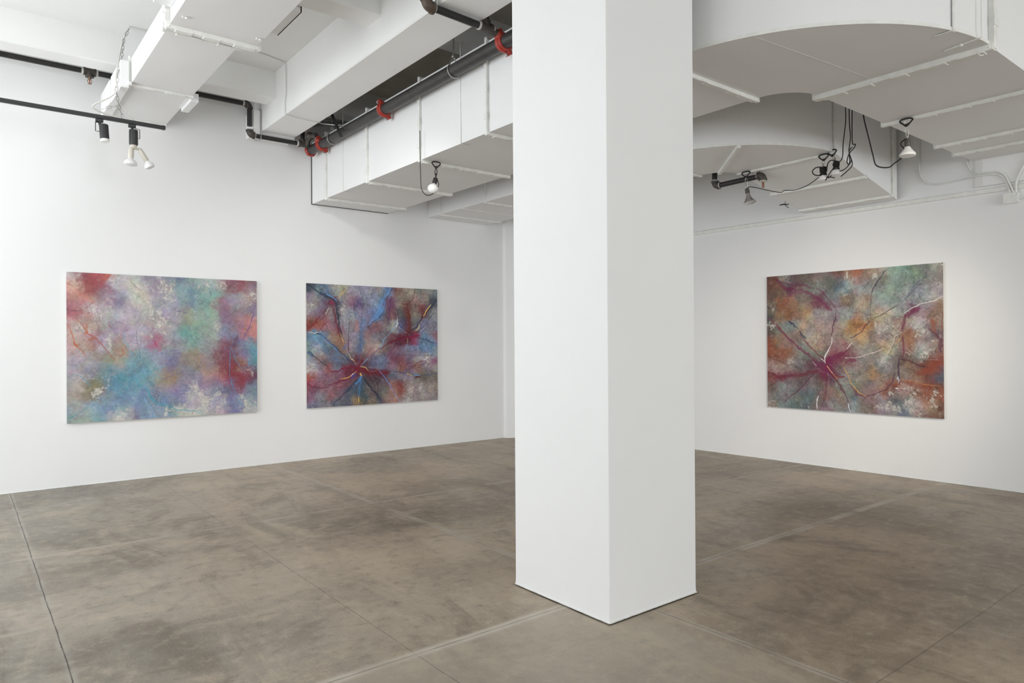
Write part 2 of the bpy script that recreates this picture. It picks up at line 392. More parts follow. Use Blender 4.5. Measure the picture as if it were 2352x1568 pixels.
PAINT_2 = ("""24,25,3a4550 87,36,5a7888 150,55,5a7c9c 137,100,3f5a70 202,37,a8a098 261,42,b0a898 314,47,9498a8 395,42,8c90a4 471,54,888ca0 534,12,a09890 591,32,6a90c0 656,29,8a5848 708,42,a08878 767,39,a89a88 836,28,808078 928,15,8a8c8c 983,29,888c90 36,112,8a7088 30,171,a8a4a0 86,140,8c8490 118,168,7a7088 175,151,8a2448 208,165,304868 260,133,98949c 313,138,a07888 367,159,70608a 436,149,8488a0 491,131,8890a8 541,137,6088b8 591,143,704058 619,134,784070 685,116,988878 737,146,7a4a40 812,102,a08078 889,74,9a8c80 967,104,404a58 991,70,60687a 36,237,8f8894 86,243,786088 117,257,8a5050 54,281,8a5048 181,233,9a8890 214,240,4a3040 266,216,a8a8a8 313,237,8c94a8 380,228,8a86a0 449,234,7e84a4 505,232,6088b8 540,216,5a88c0 576,246,785060 626,221,885060 685,228,5a5558 759,226,6a3028 819,216,988a7a 873,198,7a3030 927,196,6a6a70 982,220,98989a 23,340,8a3428 85,339,a05040 142,339,a87080 194,338,906878 220,368,7a3040 272,322,989ca8 312,352,84889c 353,344,b08078 407,335,6a8cb0 448,366,8a6070 504,334,906468 575,317,8a7c80 647,332,a8a8a8 699,331,505880 751,339,7a3030 811,314,84787a 872,313,788098 950,328,8890a0 29,428,5a7890 72,428,6090c0 116,443,5a80a8 161,436,a08078 213,451,906858 245,488,886048 285,443,8a7c90 339,458,9c8c9c 386,443,5a80a8 434,428,98706c 490,443,807880 546,443,78747c 618,459,7c4858 683,459,681838 758,427,6a1030 818,435,902050 872,460,6a8cb0 949,469,7898c0 989,427,986a78 22,516,6a8890 72,539,90a0a8 129,517,6884a0 193,541,706a78 258,557,806048 318,542,90808a 372,543,5a6890 434,536,a08078 503,514,b0a090 560,530,7a6068 632,563,7c5068 698,564,806880 772,557,8088a8 871,542,6088b8 949,526,7098c8 988,568,98a0a8 22,612,8890a0 84,591,a87878 135,629,706870 199,601,5a7890 271,618,607890 324,634,704050 372,628,6a1828 420,598,806068 475,638,6a6a88 552,624,6a7898 646,634,7a3850 697,628,8a4058 757,605,805a80 832,615,a098a0 910,616,c0bcb8 980,651,985878 28,685,b0a8a4 90,687,98889a 154,689,a05048 212,684,6a7084 277,701,781838 351,681,741030 426,683,5a2838 482,677,686890 552,679,707c9c 631,690,8a7080 697,692,a05850 756,702,805070 832,696,a07068 909,690,90808a 988,709,a8a0a0 27,751,a04840 83,761,907080 147,771,8a5a70 211,766,805068 284,754,702040 344,749,70203c 405,721,700c20 481,732,60182c 573,735,681c38 631,769,707894 719,765,807888 794,776,8c8890 870,795,706860 963,783,80746c 33,825,903858 102,821,8a5060 166,817,886878 231,820,904858 297,801,785058 364,812,486888 432,792,504048 495,787,4a3440 551,821,685060 630,825,905a50 696,860,8a4038 763,847,a09090 846,852,988c88 947,873,a09088 26,912,8c5878 102,902,88848c 165,899,905868 243,889,6a5868 310,885,48586c 377,889,3c5870 439,869,807870 494,880,5c484c 558,892,78706c 630,912,a07068 696,916,904840 763,920,b0a8a4 846,933,a09894 947,948,988c8c 39,979,787490 114,977,888490 210,962,6a6878 283,975,586070 363,965,988050 418,938,2f4a60 466,964,907860 515,960,50586a 586,965,90706a 644,976,b08074 718,981,b0a0a0 808,988,a09898 923,987,988c90 986,983,90888c""",
"36,178,42,.5 273,216,49,.5 28,685,42,.6 503,514,49,.5 909,625,49,.7 763,888,70,.6 775,39,42,.4 464,8,70,.3 732,974,70,.5 869,885,63,.5 72,546,42,.4 312,489,42,.3",
"""28345a 7.7 .9|358,689 311,634 232,549 148,458 98,406 10,392
5a90c8 15.3 .45|98,413 155,473 225,564 271,602
e0dccc 4.2 .9|10,392 54,399 79,395
1f2c40 18.1 .7|12,11 93,73 175,121 208,142
1f2c40 12.5 .85|208,142 220,247 233,368 246,443
5a9ad0 8.4 .8|137,82 188,113 211,142
6a1c2c 15.3 .75|182,166 207,293 223,398 236,436
8a2448 23.7 .7|162,152 195,158
d8b060 3.5 .9|254,4 241,65 214,119
d8b060 3.5 .9|284,6 261,57 221,119
e0b070 4.2 .9|233,405 246,443 259,473
4a4868 4.2 .8|371,5 395,96 405,150 397,212 387,305 393,397 389,489
5a78a8 4.9 .8|333,137 336,214 373,297 393,382 396,474 372,566 365,658
6a1830 6.3 .7|333,137 336,214
4a6898 18.1 .45|380,336 379,443 375,551
4a2c44 4.9 .85|320,230 299,306 295,398 291,519 298,573 331,634
f0d8b0 4.9 .9|291,565 311,611 338,634
302038 6.3 .85|627,7 584,104 562,176 533,255 483,295 435,350
6aa0e0 30.7 .45|613,15 548,129 512,248 449,319
70a8e8 5.6 .8|580,112 558,184 529,251
80b0d8 4.9 .9|378,674 433,614 503,553 539,506 568,436 618,380 655,340 666,244
e8e8e8 9.8 .85|666,260 668,308 658,340
2a3c8a 8.4 .7|677,316 706,355
6a1030 19.5 .7|371,674 399,613
6a1030 11.2 .6|433,614 517,537 596,483
6a1030 27.9 .75|596,483 683,443 750,419
6a2420 15.3 .7|750,411 766,330 759,242 748,153 707,139
5a2c30 5.6 .8|752,153 797,87 813,5
202c40 12.5 .8|750,403 811,354 865,264 928,180 999,95
7a2428 11.2 .6|842,313 881,247 935,155
f0d070 6.3 .95|943,138 904,197 881,247
e8d890 4.9 .95|853,317 842,346 818,379
203050 5.6 .8|750,411 826,427 926,468 997,485
8a1040 23.7 .75|743,419 803,431 849,411
b8b8d8 4.2 .85|896,337 864,370 841,411
a89878 3.5 .8|803,460 818,517 863,566 941,617
d8b890 4.2 .8|747,435 746,484
e8d090 7.0 .95|378,678 419,691 447,715
90a8b8 6.3 .9|447,715 481,724 516,709
404868 6.3 .85|516,709 588,720 675,735 749,750 809,768 870,775
405080 4.9 .8|870,775 932,765 1003,756
701020 34.8 .8|364,696 447,723 516,729 602,732
f0c860 10.5 .95|749,758 786,766
70a0d8 6.3 .9|794,768 847,770
5a1820 11.2 .9|809,789 851,786
7a1840 13.9 .8|358,689 311,679 258,685 218,714 160,712
701838 23.7 .65|351,711 297,763 211,804 153,824
e0b060 5.6 .9|351,719 284,770 237,775
f0e0e0 6.3 .8|327,733 310,756
2848a0 15.3 .6|344,734 310,771
f0c860 9.1 .95|378,735 388,759
20304c 9.8 .85|371,774 310,847 243,919 178,982
4a78b0 7.0 .8|391,767 377,828 370,904 366,996
4a90d0 15.3 .8|388,767 371,797 350,826
1a2438 13.9 .85|398,767 439,831 494,904 543,993
7090d0 4.9 .85|516,709 552,758 601,839 652,937 688,1003
5a1830 8.4 .5|530,741 573,806
2a3040 9.8 .7|10,538 53,590 115,643 160,697
24487a 16.7 .7|3,545 40,583
484a5a 4.2 .7|996,593 910,592 810,594 742,629
283040 4.9 .7|990,195 927,262 896,337
e0d8d0 4.2 .8|156,189 130,250
c8b8a0 3.5 .8|168,406 148,450
6a3050 5.6 .6|517,686 574,617 647,499 750,435
7a3848 7.0 .7|756,734 832,655 917,633
e8e4e0 9.8 .8|878,632 917,617
6a2060 13.9 .6|863,673 909,649
6a2848 8.4 .7|8,820 83,842 159,839
7a2020 13.9 .7|10,370 73,295 92,265
7a2030 7.0 .6|91,376 130,317 155,294
5a2870 8.4 .6|620,71 605,206 590,333
6a1830 9.8 .85|358,689 378,720
781030 48.8 .7|358,673 358,719
e8b840 8.4 .8|367,927 366,981
4070b0 20.9 .4|285,489 258,534
90a8b8 2.8 .7|285,443 312,382 339,275
b0a098 2.8 .6|612,206 633,300 625,396""")
PAINT_3 = ("""32,58,7a4a3c 68,77,88503a 126,41,a09a90 175,54,6a4a50 238,35,6a6058 292,40,7a6860 358,30,8a7c74 422,44,807870 448,23,904828 523,23,b07858 559,11,b06030 607,38,98806c 649,35,b09880 695,25,98988c 752,23,8aa090 808,36,8aa498 862,27,80907c 915,40,707a78 968,24,a8a09c 993,20,888480 31,158,705040 97,129,80604c 154,101,702850 210,113,7a4450 278,102,8a8880 331,99,8c8c88 390,80,6a6460 454,85,5a7484 504,90,a0b0a8 497,135,90a0a4 577,88,a08070 577,149,98a8a8 637,101,8a9088 706,114,80887c 723,152,a0b0a0 780,127,7c9488 845,126,889c92 899,102,787878 952,86,8c8c88 941,155,a8aca8 993,131,a8a0a0 23,240,8c7460 96,228,985830 167,223,9a6848 223,194,807468 277,198,887c70 331,201,7a3a50 383,228,805058 421,191,808488 484,211,a07c60 534,191,8c7c68 582,217,a89c88 606,256,c09050 659,236,94a498 711,225,88a090 768,214,94a498 823,189,989c94 867,177,808488 920,209,b0b4b4 982,193,a8a4a4 23,332,4c5450 81,326,98704c 153,296,985c34 208,298,8c7058 270,269,b09060 330,311,9ca0a0 389,322,a09c90 433,316,90808a 484,303,989c98 533,297,90a09c 564,321,c88840 606,293,a0b0b0 653,325,b8a078 711,327,c0b8a0 767,301,a8b0a4 806,274,a8aca4 861,305,702050 909,279,a09098 956,310,98705c 992,277,9c7868 22,415,6a5c50 95,376,8f9490 138,393,7a8484 194,370,98a098 235,396,c09878 290,373,a09888 343,367,b89888 395,400,a8988c 458,394,a89c88 527,396,b88444 563,404,c07830 617,398,b87c48 676,363,d0b890 681,415,c0b8ac 722,401,a8a8a0 773,373,a08068 811,375,9c8078 855,376,b0b0a4 898,378,b8b0b0 945,379,905838 986,367,a89088 22,507,984c28 73,482,8c6c54 137,483,907c70 194,467,907870 262,468,a09890 322,485,e0c8a8 329,517,b0805c 388,486,a88c80 445,502,a89484 514,479,b09c84 557,472,b07c50 593,473,d0b080 652,473,a09084 710,459,a09088 755,446,b0a4a0 794,482,a07c50 843,462,a06838 886,476,b09890 929,449,a0989c 965,463,5c3040 991,492,987878 21,599,904c30 80,598,a05c38 144,589,a05830 115,647,906058 179,597,907c74 248,572,8c9088 302,572,8c8880 354,587,7c7c78 406,571,a07074 451,532,b87080 501,563,803c4c 544,540,a09084 604,555,a8988c 663,555,908478 715,540,c8a878 755,540,a8a09c 794,569,8c5c60 838,540,a06c40 886,569,b8b4b4 928,554,a89c94 965,568,b89888 990,575,884038 28,690,b89890 93,688,b09c94 164,678,a0908c 234,661,8c8080 288,659,6c4450 328,690,70204a 380,657,701440 419,618,802848 470,609,7c2444 531,624,845058 580,638,908880 639,637,887c70 698,621,948c80 709,643,a8b4ac 754,627,8c7c78 793,648,80604c 843,633,906c58 886,590,7c8084 928,631,904c30 969,631,8c3c20 28,757,7c3030 100,754,782438 178,751,804454 240,741,786468 301,730,6c5058 354,729,781c48 393,720,78184c 431,718,70404c 482,701,8c7c78 531,715,8c8c80 591,705,90847c 651,711,c89058 697,702,8c8078 748,708,8c807c 809,706,908c7c 858,697,906450 912,688,8c4424 964,680,883c20 989,727,586874 27,848,7c6c60 92,836,8c9088 171,816,887c78 233,821,685860 287,818,8c8480 347,815,807468 405,797,6c4050 468,802,909890 512,799,90887c 573,804,908478 633,793,908880 691,783,a08070 736,796,8c5040 787,779,a06848 842,790,ac7c5c 885,788,986c58 937,786,8c4024 984,797,804430 26,940,8c8c80 99,935,807c78 170,905,7c807c 239,885,64706c 293,874,607078 346,902,7c6c68 385,891,906858 437,857,9c7c68 499,861,909490 542,866,685058 591,856,807068 644,845,906860 702,842,a86840 747,853,706468 798,836,c0b0a0 852,825,987c68 906,822,904828 958,826,985c40 989,859,904834 33,989,8c705c 106,983,84988c 177,978,6c8078 252,964,6c7c7c 326,966,80706c 378,962,8c7480 442,942,909490 493,923,8c7064 530,905,487084 542,972,9ca8b0 578,947,90806c 638,935,8c6c64 690,908,a89c9c 719,928,b8b0b0 770,896,505c68 803,922,485868 830,934,b8b0b0 862,939,c4bcb8 905,907,a87050 947,911,b89c80 983,936,8c4c38 602,990,80706c 718,987,8c7c80 802,987,647080 884,980,a08478 962,980,806050""",
"30,382,37,.8 23,249,31,.4 140,51,37,.5 324,122,31,.5 504,36,31,.6 522,91,37,.4 655,36,31,.6 485,134,37,.5 941,169,61,.5 993,27,31,.6 687,415,49,.6 733,409,49,.5 855,390,49,.6 897,448,55,.7 939,519,55,.7 896,576,43,.8 709,636,37,.6 798,821,37,.8 724,921,68,1 846,947,55,1.1 947,876,55,.8 830,834,55,.6 79,680,49,.5 329,493,31,.4 696,915,43,.8 286,985,74,.4 151,646,55,.3 759,758,37,.5 821,562,37,.5 33,989,37,.4",
"""78244c 16.0 .8|380,673 328,659 248,580 152,491 81,400 16,323
a06048 3.1 .8|23,332 81,392 131,450
7c3048 8.6 .7|380,642 328,595 255,508 214,452
f0e8e8 4.9 .95|341,623 354,634 370,651
f0e8e8 3.1 .9|295,647 318,675
781848 58.4 .9|380,681 399,719
781848 43.0 .8|387,618 380,673
f4f0f0 5.5 1|370,654 364,619 390,571 407,517 413,470
582038 10.4 .85|413,470 414,400 433,339 443,278
702450 7.4 .75|443,278 409,221 383,181 357,140 318,113
702450 11.1 .6|318,113 210,81 119,57 61,19
782450 20.9 .7|408,284 370,235 331,185 278,142 223,122
701c48 22.1 .75|61,27 133,99 175,102
781848 30.7 .75|380,650 406,618 451,602 495,563
f0e0e0 4.9 .9|495,556 526,517 541,498
c05040 2.5 .8|526,517 544,495 563,465
3c2848 7.4 .85|514,479 545,468 581,435 599,398 635,354
c86030 4.9 .8|590,405 605,383
684050 6.1 .7|635,354 694,319 751,278 795,244
606080 7.4 .5|795,244 834,189 867,128 915,75
3c2848 6.8 .85|636,183 648,139 672,89 718,12
584048 3.1 .85|635,339 630,272 636,183
383060 2.5 .7|634,116 651,136
f0ece8 4.9 .95|1002,215 961,240 919,255 888,260 844,290 806,317
78204c 34.4 .75|817,332 850,312 887,285
a09098 24.6 .4|919,252 961,275
6c1c40 16.0 .75|812,324 806,375 794,432
782444 8.6 .7|794,446 802,490 805,569 799,612
e0d0c0 3.7 .85|794,439 761,468 744,533 715,606 698,621
e0a060 3.1 .8|800,439 789,482 760,526
e8d0d0 4.3 .85|698,555 634,585 574,608 532,616
f0e0e0 6.1 .95|532,616 488,617
781c44 16.0 .7|501,617 544,631 513,639 482,663
582430 8.6 .8|782,620 832,633 875,661 938,673
3c2c44 9.8 .8|782,620 776,678 782,736 779,772
dce0f0 4.3 .9|776,736 781,764 776,779
582c48 8.6 .7|759,722 742,781 713,826 661,859 602,885
702038 12.3 .6|518,807 554,865 602,892
e0b060 4.3 .95|475,678 494,716 512,769 542,836 602,885
b09088 3.1 .8|602,885 632,913 661,944
682038 17.2 .7|380,657 412,734 450,795 493,884
483858 6.1 .8|493,884 511,952 523,1004
f0b090 4.9 .9|380,673 418,734
e8a060 3.7 .8|418,734 443,772
e8f0f8 5.5 .9|505,937 511,975 522,1000
88242c 8.6 .85|431,741 462,756 481,751
703048 11.1 .65|380,751 376,830 362,909 355,988
604048 4.3 .7|347,752 340,831 326,895
f4f4f4 6.1 .95|330,895 319,947 318,995
603040 8.6 .7|327,706 274,771 233,829 170,897 99,968
604048 4.9 .6|314,714 233,781 219,830
701c34 24.6 .7|327,706 254,740 185,751 78,771 6,732
702c38 7.4 .7|5,849 64,805
302850 11.1 .85|138,344 173,362 201,411
302850 12.3 .85|211,427 228,448 255,484
603038 6.1 .7|6,615 79,647 143,679
8c3c20 49.1 .6|874,718 927,688 980,631
d08848 4.3 .85|787,757 831,769 911,783 989,790
f0e8e0 6.1 .9|759,816 776,819
984820 22.1 .6|940,358 960,449
602838 18.4 .7|934,428 965,463 991,499 980,554
805860 3.1 .8|935,281 919,378 913,505
283060 7.4 .85|980,554 990,582
984820 6.1 .7|997,312 991,436
8a3820 36.9 .5|748,802 831,784 937,800
5a8878 3.7 .5|752,1 752,82
606070 6.1 .5|921,-2 920,76 878,143 812,231
202830 5.5 .9|824,9 825,16
202830 4.9 .9|820,48 821,59
202830 4.9 .9|816,73 817,87
f0e8d8 9.8 .7|504,6 507,52
8c5850 4.9 .6|701,106 718,34
706058 4.9 .6|557,397 527,411
5a3848 4.9 .6|761,475 721,445
c03030 3.1 .8|469,679 482,648
904828 7.4 .6|690,864 731,811
8a3040 3.7 .7|144,491 172,540
e8e0d8 2.5 .7|902,561 918,589""")

# ------------------------------------------------------------ the room
CZ = 4.65                       # ceiling height
XR = lambda y: 8.171-0.0345*(y-2.243)          # inner face of the right wall
XN, YB, YL = -3.3, -11.0, 8.753
struct(G().box((XN-0.3, YB-0.3, -0.12), (8.8, 9.1, 0)), 'floor', MFLOOR)
g = G(); g.box((XN-0.3, YB-0.3, CZ), (3.30, 9.1, CZ+0.15)); struct(g, 'ceiling', MC)
g = G(); g.box((3.30, YB-0.3, CZ), (8.8, 9.1, CZ+0.15)); struct(g, 'ceiling', MDK)
struct(G().box((XN-0.3, YL, 0), (8.5, YL+0.3, CZ)), 'wall_left', MW)
g = G(); g.prism([(XR(YB-0.3), YB-0.3), (XR(YL+0.3), YL+0.3), (XR(YL+0.3)+0.3, YL+0.3), (XR(YB-0.3)+0.3, YB-0.3)], 0, CZ)
struct(g, 'wall_right', MW)
# angled corner casing at the far end of the left wall
struct(G().prism([(6.76, YL), (6.775, 8.70), (6.90, 8.64), (7.30, 8.64), (7.30, YL)], 0, CZ), 'trim_2', MW)
def wall_with_windows(name, axis, c0, c1, a0, a1, wins, zs, zt):
    g = G()
    def bx(u0, u1, z0, z1):
        if axis == 'x': g.box((c0, u0, z0), (c1, u1, z1))
        else: g.box((u0, c0, z0), (u1, c1, z1))
    bx(a0, a1, 0, zs); bx(a0, a1, zt, CZ); p = a0
    for s_, e_ in wins: bx(p, s_, zs, zt); p = e_
    bx(p, a1, zs, zt)
    struct(g, name, MW)
wall_with_windows('wall_near', 'x', XN-0.25, XN, YB-0.3, YL+0.3, WIN_X, 0.6, 4.05)  # openings for the assumed windows, out of view
wall_with_windows('wall_back', 'y', YB-0.25, YB, XN-0.3, 8.6, WIN_Y, 0.5, 3.9)
# ledge moulding high on the right wall
g = G()
for a, b in ((YB, 2.50), (2.50, 8.6)):
    z0, z1 = 2.985, 3.04
    n_ = (1.0, 0.0345)
    prof = [(0.0, z0), (0.014, z0+0.004), (0.02, z0+0.016), (0.02, z1-0.012), (0.012, z1-0.002), (0.0, z1)]
    if b <= 2.5: prof = [(p, z+0.0) for p, z in prof]
    vs = [(XR(y)-p, y, z) for y in (a, b) for p, z in prof]; k = len(prof)
    g.add(vs, [(i, (i+1) % k, k+(i+1) % k, k+i) for i in range(k)]+[tuple(range(k)), tuple(range(2*k-1, k-1, -1))])
struct(g, 'trim_1', MF, smooth=True)
# plaster patch bulging under the near duct's wall end
g = G(); ys = [YB, 2.56, 2.63, 2.66]; d_ = [0.035, 0.035, 0.02, 0.0]
vs = []; fs = []
for i, y in enumerate(ys):
    vs += [(XR(y)+0.05, y, 3.06), (XR(y)-d_[i], y, 3.06), (XR(y)-d_[i], y, 3.60), (XR(y)+0.05, y, 3.60)]
for i in range(3):
    for k in range(4): fs.append((i*4+k, i*4+(k+1) % 4, (i+1)*4+(k+1) % 4, (i+1)*4+k))
fs += [(0, 1, 2, 3), (12, 13, 14, 15)]
struct(g.add(vs, fs), 'trim_3', MW)

# joists and beams of the ceiling
JOISTS = [-10.01, -7.44, -4.87, -2.30, 0.27, 2.84, 5.41, 7.98]
for i, y in enumerate(JOISTS):
    lab = {6: 'white plastered cross joist above the wide duct end, nearer of the two joists in view',
           7: 'white plastered cross joist running beside the left wall above the black pipe'}.get(i)
    o = struct(G().box((XN, y, 4.335), (8.1, y+0.262, CZ+0.05), 0.012), 'ceiling_joist', MC)
    if lab: tag(o, lab, 'ceiling joist')
    else: tag(o, 'white plastered cross joist overhead behind the viewer', 'ceiling joist', 'joists over the near half of the room')
g = G().box((2.862, YB, 4.085), (3.292, YL, CZ+0.05), 0.012)
bmn = struct(g, 'ceiling_beam', MC); tag(bmn, 'deep white plastered ceiling beam running over the pillar to the left wall', 'ceiling beam')
g = G().box((2.84, 8.50, 4.05), (3.292, YL, 4.2), 0.01).box((2.762, 8.46, 4.03), (2.862, YL, 4.33), 0.008)
pad = build(g, 'beam_pad', MC, bmn)

# pillar
PX0, PX1, PY0, PY1 = 2.700, 3.441, 2.588, 3.387
g = G(); z_ = [0.006, 0.05, 1.6, 2.6, 4.085]; dd = [0.0015, 0.0, 0.0, 0.001, 0.002]
rings = []
for z, d in zip(z_, dd):
    rings.append([(PX0-d, PY0-d, z), (PX1+d, PY0-d, z), (PX1+d, PY1+d, z), (PX0-d, PY1+d, z)])
vs = [p for r in rings for p in r]; fs = [(3, 2, 1, 0), (16, 17, 18, 19)]
for i in range(4):
    for k in range(4): fs.append((i*4+k, i*4+(k+1) % 4, (i+1)*4+(k+1) % 4, (i+1)*4+k))
g.add(vs, fs)
pil = build(g, 'pillar', MP)
bv = pil.modifiers.new('edge', 'BEVEL'); bv.width = 0.004; bv.segments = 2; bv.limit_method = 'ANGLE'; bv.angle_limit = math.radians(50)
tag(pil, 'square white painted pillar standing in the middle of the concrete floor', 'pillar')
# uneven caulk bead around the pillar's foot
g = G(); random.seed(3)
def bead(p, q, out, seg=46, t=0.0015, h=0.004):
    P = Vector(p); Q = Vector(q); O = Vector(out)
    vs = []; fs = []
    for i in range(seg+1):
        c = P.lerp(Q, i/seg); a = t*random.uniform(0.4, 1.6); hh = h*random.uniform(0.6, 1.7)
        vs += [tuple(c-O*0.004), tuple(c+O*a), tuple(c+O*0.002+Vector((0, 0, hh))), tuple(c-O*0.004+Vector((0, 0, hh)))]
    for i in range(seg):
        for k in range(4): fs.append((i*4+k, i*4+(k+1) % 4, (i+1)*4+(k+1) % 4, (i+1)*4+k))
    fs += [(0, 1, 2, 3), (seg*4, seg*4+1, seg*4+2, seg*4+3)]
    g.add(vs, fs)
bead((PX0-0.004, PY0, 0.005), (PX0-0.004, PY1, 0.005), (-1, 0, 0)); bead((PX0, PY0-0.004, 0.005), (PX1, PY0-0.004, 0.005), (0, -1, 0))
bead((PX1+0.004, PY0, 0.005), (PX1+0.004, PY1, 0.005), (1, 0, 0)); bead((PX0, PY1+0.004, 0.005), (PX1, PY1+0.004, 0.005), (0, 1, 0))
build(g, 'caulk_bead', MF, pil)
g = G(); random.seed(5)
bead((XN+0.05, YL, 0.001), (6.75, YL, 0.001), (0, -1, 0), 260, 0.004, 0.007)
struct(g, 'baseboard_left', MF)
g = G(); n0 = Vector((-1, -0.0345, 0))
bead((XR(YB+0.1), YB+0.1, 0.001), (XR(8.5), 8.5, 0.001), n0, 300, 0.004, 0.007)
struct(g, 'baseboard_right', MF)

# ------------------------------------------------------------ paintings
def vnoise(U, V, freq, seed, aspect):
    rng = np.random.RandomState(seed); gx = int(freq*aspect)+3; gy = int(freq)+3
    A = rng.rand(gy, gx); x = U*(freq*aspect); y = V*freq
    x = np.clip(x, 0, gx-2.001); y = np.clip(y, 0, gy-2.001)
    i = x.astype(int); j = y.astype(int); fx = x-i; fy = y-j
    fx = fx*fx*(3-2*fx); fy = fy*fy*(3-2*fy)
    return (A[j, i]*(1-fx)+A[j, i+1]*fx)*(1-fy)+(A[j+1, i]*(1-fx)+A[j+1, i+1]*fx)*fy
def fbm(U, V, freq, seed, aspect, octv=5, gain=0.55):
    s_ = 0; a = 1; tot = 0
    for k in range(octv):
        s_ = s_+a*vnoise(U, V, freq*2**k, seed+k*17, aspect); tot += a; a *= gain
    return s_/tot
def sstep(a, b, x):
    t = np.clip((x-a)/(b-a), 0, 1); return t*t*(3-2*t)
def make_canvas_colors(data, nx, ny, aspect, seed, gain, ragged, sat, roots, tex=1.0, sig=0.030):
    pts, sp, st = data
    u = np.linspace(0, 1, nx); v = np.linspace(0, 1, ny); U, V = np.meshgrid(u, v)      # v downwards
    w1 = fbm(U, V, 7, seed, aspect)-0.5; w2 = fbm(U, V, 7, seed+100, aspect)-0.5
    w3 = fbm(U, V, 34, seed+5, aspect, 4, 0.7)-0.5; w4 = fbm(U, V, 34, seed+6, aspect, 4, 0.7)-0.5
    w5 = fbm(U, V, 16, seed+205, aspect, 5, 0.72)-0.5; w6 = fbm(U, V, 16, seed+206, aspect, 5, 0.72)-0.5
    Uw = U+(0.03*w1+0.085*w5*ragged+0.05*w3*ragged)/aspect; Vw = V+0.03*w2+0.085*w6*ragged+0.05*w4*ragged
    acc = np.zeros((ny, nx, 3)); ws = np.zeros((ny, nx))
    for tkn in pts.split():
        a, b, h = tkn.split(','); a = float(a)/1000; b = float(b)/1000
        d2 = ((Uw-a)*aspect)**2+(Vw-b)**2
        wgt = np.exp(-d2/(2*sig**2))+1e-5*np.exp(-d2/(2*0.12**2))+1e-12
        acc += wgt[..., None]*np.array(lin(h)); ws += wgt
    col = acc/ws[..., None]
    grey_ = col @ np.array([0.3, 0.5, 0.2]); col = grey_[..., None]*(1-sat)+col*sat
    m1 = fbm(U, V, 13, seed+31, aspect, 6, 0.75)-0.5; m2 = fbm(U, V, 70, seed+41, aspect, 3, 0.75)-0.5
    m3 = np.abs(fbm(Uw, Vw, 22, seed+45, aspect, 4, 0.65)-0.5)*2
    col *= np.clip(1+tex*(1.15*m1+0.7*m2+0.35*(m3-0.22)), 0.35, 1.9)[..., None]
    # hue wander
    for c, sd in enumerate((51, 61, 71)):
        col[..., c] *= 1+0.22*(fbm(U, V, 12, seed+sd, aspect, 5, 0.7)-0.5)*2
    # creases: thin dark and pale veins
    for fr, sd, k_, tint in ((10, 301, 0.5, 0.0), (17, 311, 0.42, 0.0), (13, 321, 0.10, 1.0)):
        rr = 1-np.abs(fbm(U+0.02*w5, V+0.02*w6, fr, seed+sd, aspect, 5, 0.6)-0.5)*2
        q = sstep(0.972, 0.996, rr)*sstep(0.42, 0.58, fbm(U, V, 5, seed+sd+3, aspect, 3))*k_*tex**1.5
        col = col*(1-q[..., None])+q[..., None]*(np.array(lin('d8d4cc')) if tint else col*0.35)
    # dry-brushed pale speckle
    mask = np.zeros((ny, nx))
    for tkn in sp.split():
        a, b, r_, s_ = map(float, tkn.split(','))
        d2 = (((U-a/1000)*aspect)**2+(V-b/1000)**2)/((r_/1000*aspect)**2)
        mask = np.maximum(mask, s_*np.exp(-d2*0.9))
    ridg = 1-np.abs(fbm(U+0.02*w5, V+0.02*w6, 30, seed+81, aspect, 4, 0.7)-0.5)*2
    blot = fbm(U+0.02*w3, V+0.02*w4, 20, seed+91, aspect, 6, 0.82)
    k = sstep(0.0, 0.035, blot-(0.645-0.135*mask))*np.clip(mask*1.4+0.12, 0, 0.85)*sstep(0.985, 0.95, ridg)
    col = col*(1-k[..., None])+k[..., None]*np.array(lin('d0cbc2'))*(1+0.5*m2)[..., None]
    # capillary roots wandering out of the given centres
    rs = np.random.RandomState(seed+5); extra = []
    for cx, cy, n_r, L_ in roots:
        for q in range(n_r):
            an = rs.rand()*2*PI; x, y = cx+rs.randn()*0.02, cy+rs.randn()*0.02; P = [(x, y)]
            for s_ in range(int(rs.randint(6, 14))):
                an += rs.randn()*0.28; d = L_*(0.6+0.8*rs.rand()); x += math.cos(an)*d/aspect; y += math.sin(an)*d; P.append((x, y))
            extra.append((P, rs.choice(['302030', '4a2c38', '38405a', 'c8c0b8', '5a3030', '303448']), 0.0022*(0.6+rs.rand()), 0.25+0.35*rs.rand()))
    # strokes
    J1 = (fbm(U, V, 24, seed+7, aspect, 4, 0.7)-0.5)*0.020; J2 = (fbm(U, V, 24, seed+8, aspect, 4, 0.7)-0.5)*0.020
    fine = fbm(U, V, 90, seed+9, aspect, 3, 0.8)-0.5
    lw = fbm(U, V, 14, seed+11, aspect, 2)
    todo = list(extra)
    for line in st.split('\n'):
        hd, body = line.split('|'); hx, wd, al = hd.split()
        todo.append(([tuple(float(q)/1000 for q in t_.split(',')) for t_ in body.split()], hx, float(wd)/1000*aspect, float(al)))
    for P, hx, wd, al in todo:
        soft = wd > 0.012
        pad_ = wd*2.2+0.03
        x0 = min(p[0] for p in P)-pad_; x1 = max(p[0] for p in P)+pad_; y0 = min(p[1] for p in P)-pad_; y1 = max(p[1] for p in P)+pad_
        i0 = max(0, int(x0*nx)); i1 = min(nx, int(x1*nx)+2); j0 = max(0, int(y0*ny)); j1 = min(ny, int(y1*ny)+2)
        if i1 <= i0 or j1 <= j0: continue
        jm = 1.6 if soft else 0.8
        X = (U[j0:j1, i0:i1]+J1[j0:j1, i0:i1]*jm/aspect)*aspect; Y_ = V[j0:j1, i0:i1]+J2[j0:j1, i0:i1]*jm
        D = np.full(X.shape, 9.0)
        if len(P) == 1: P = P*2
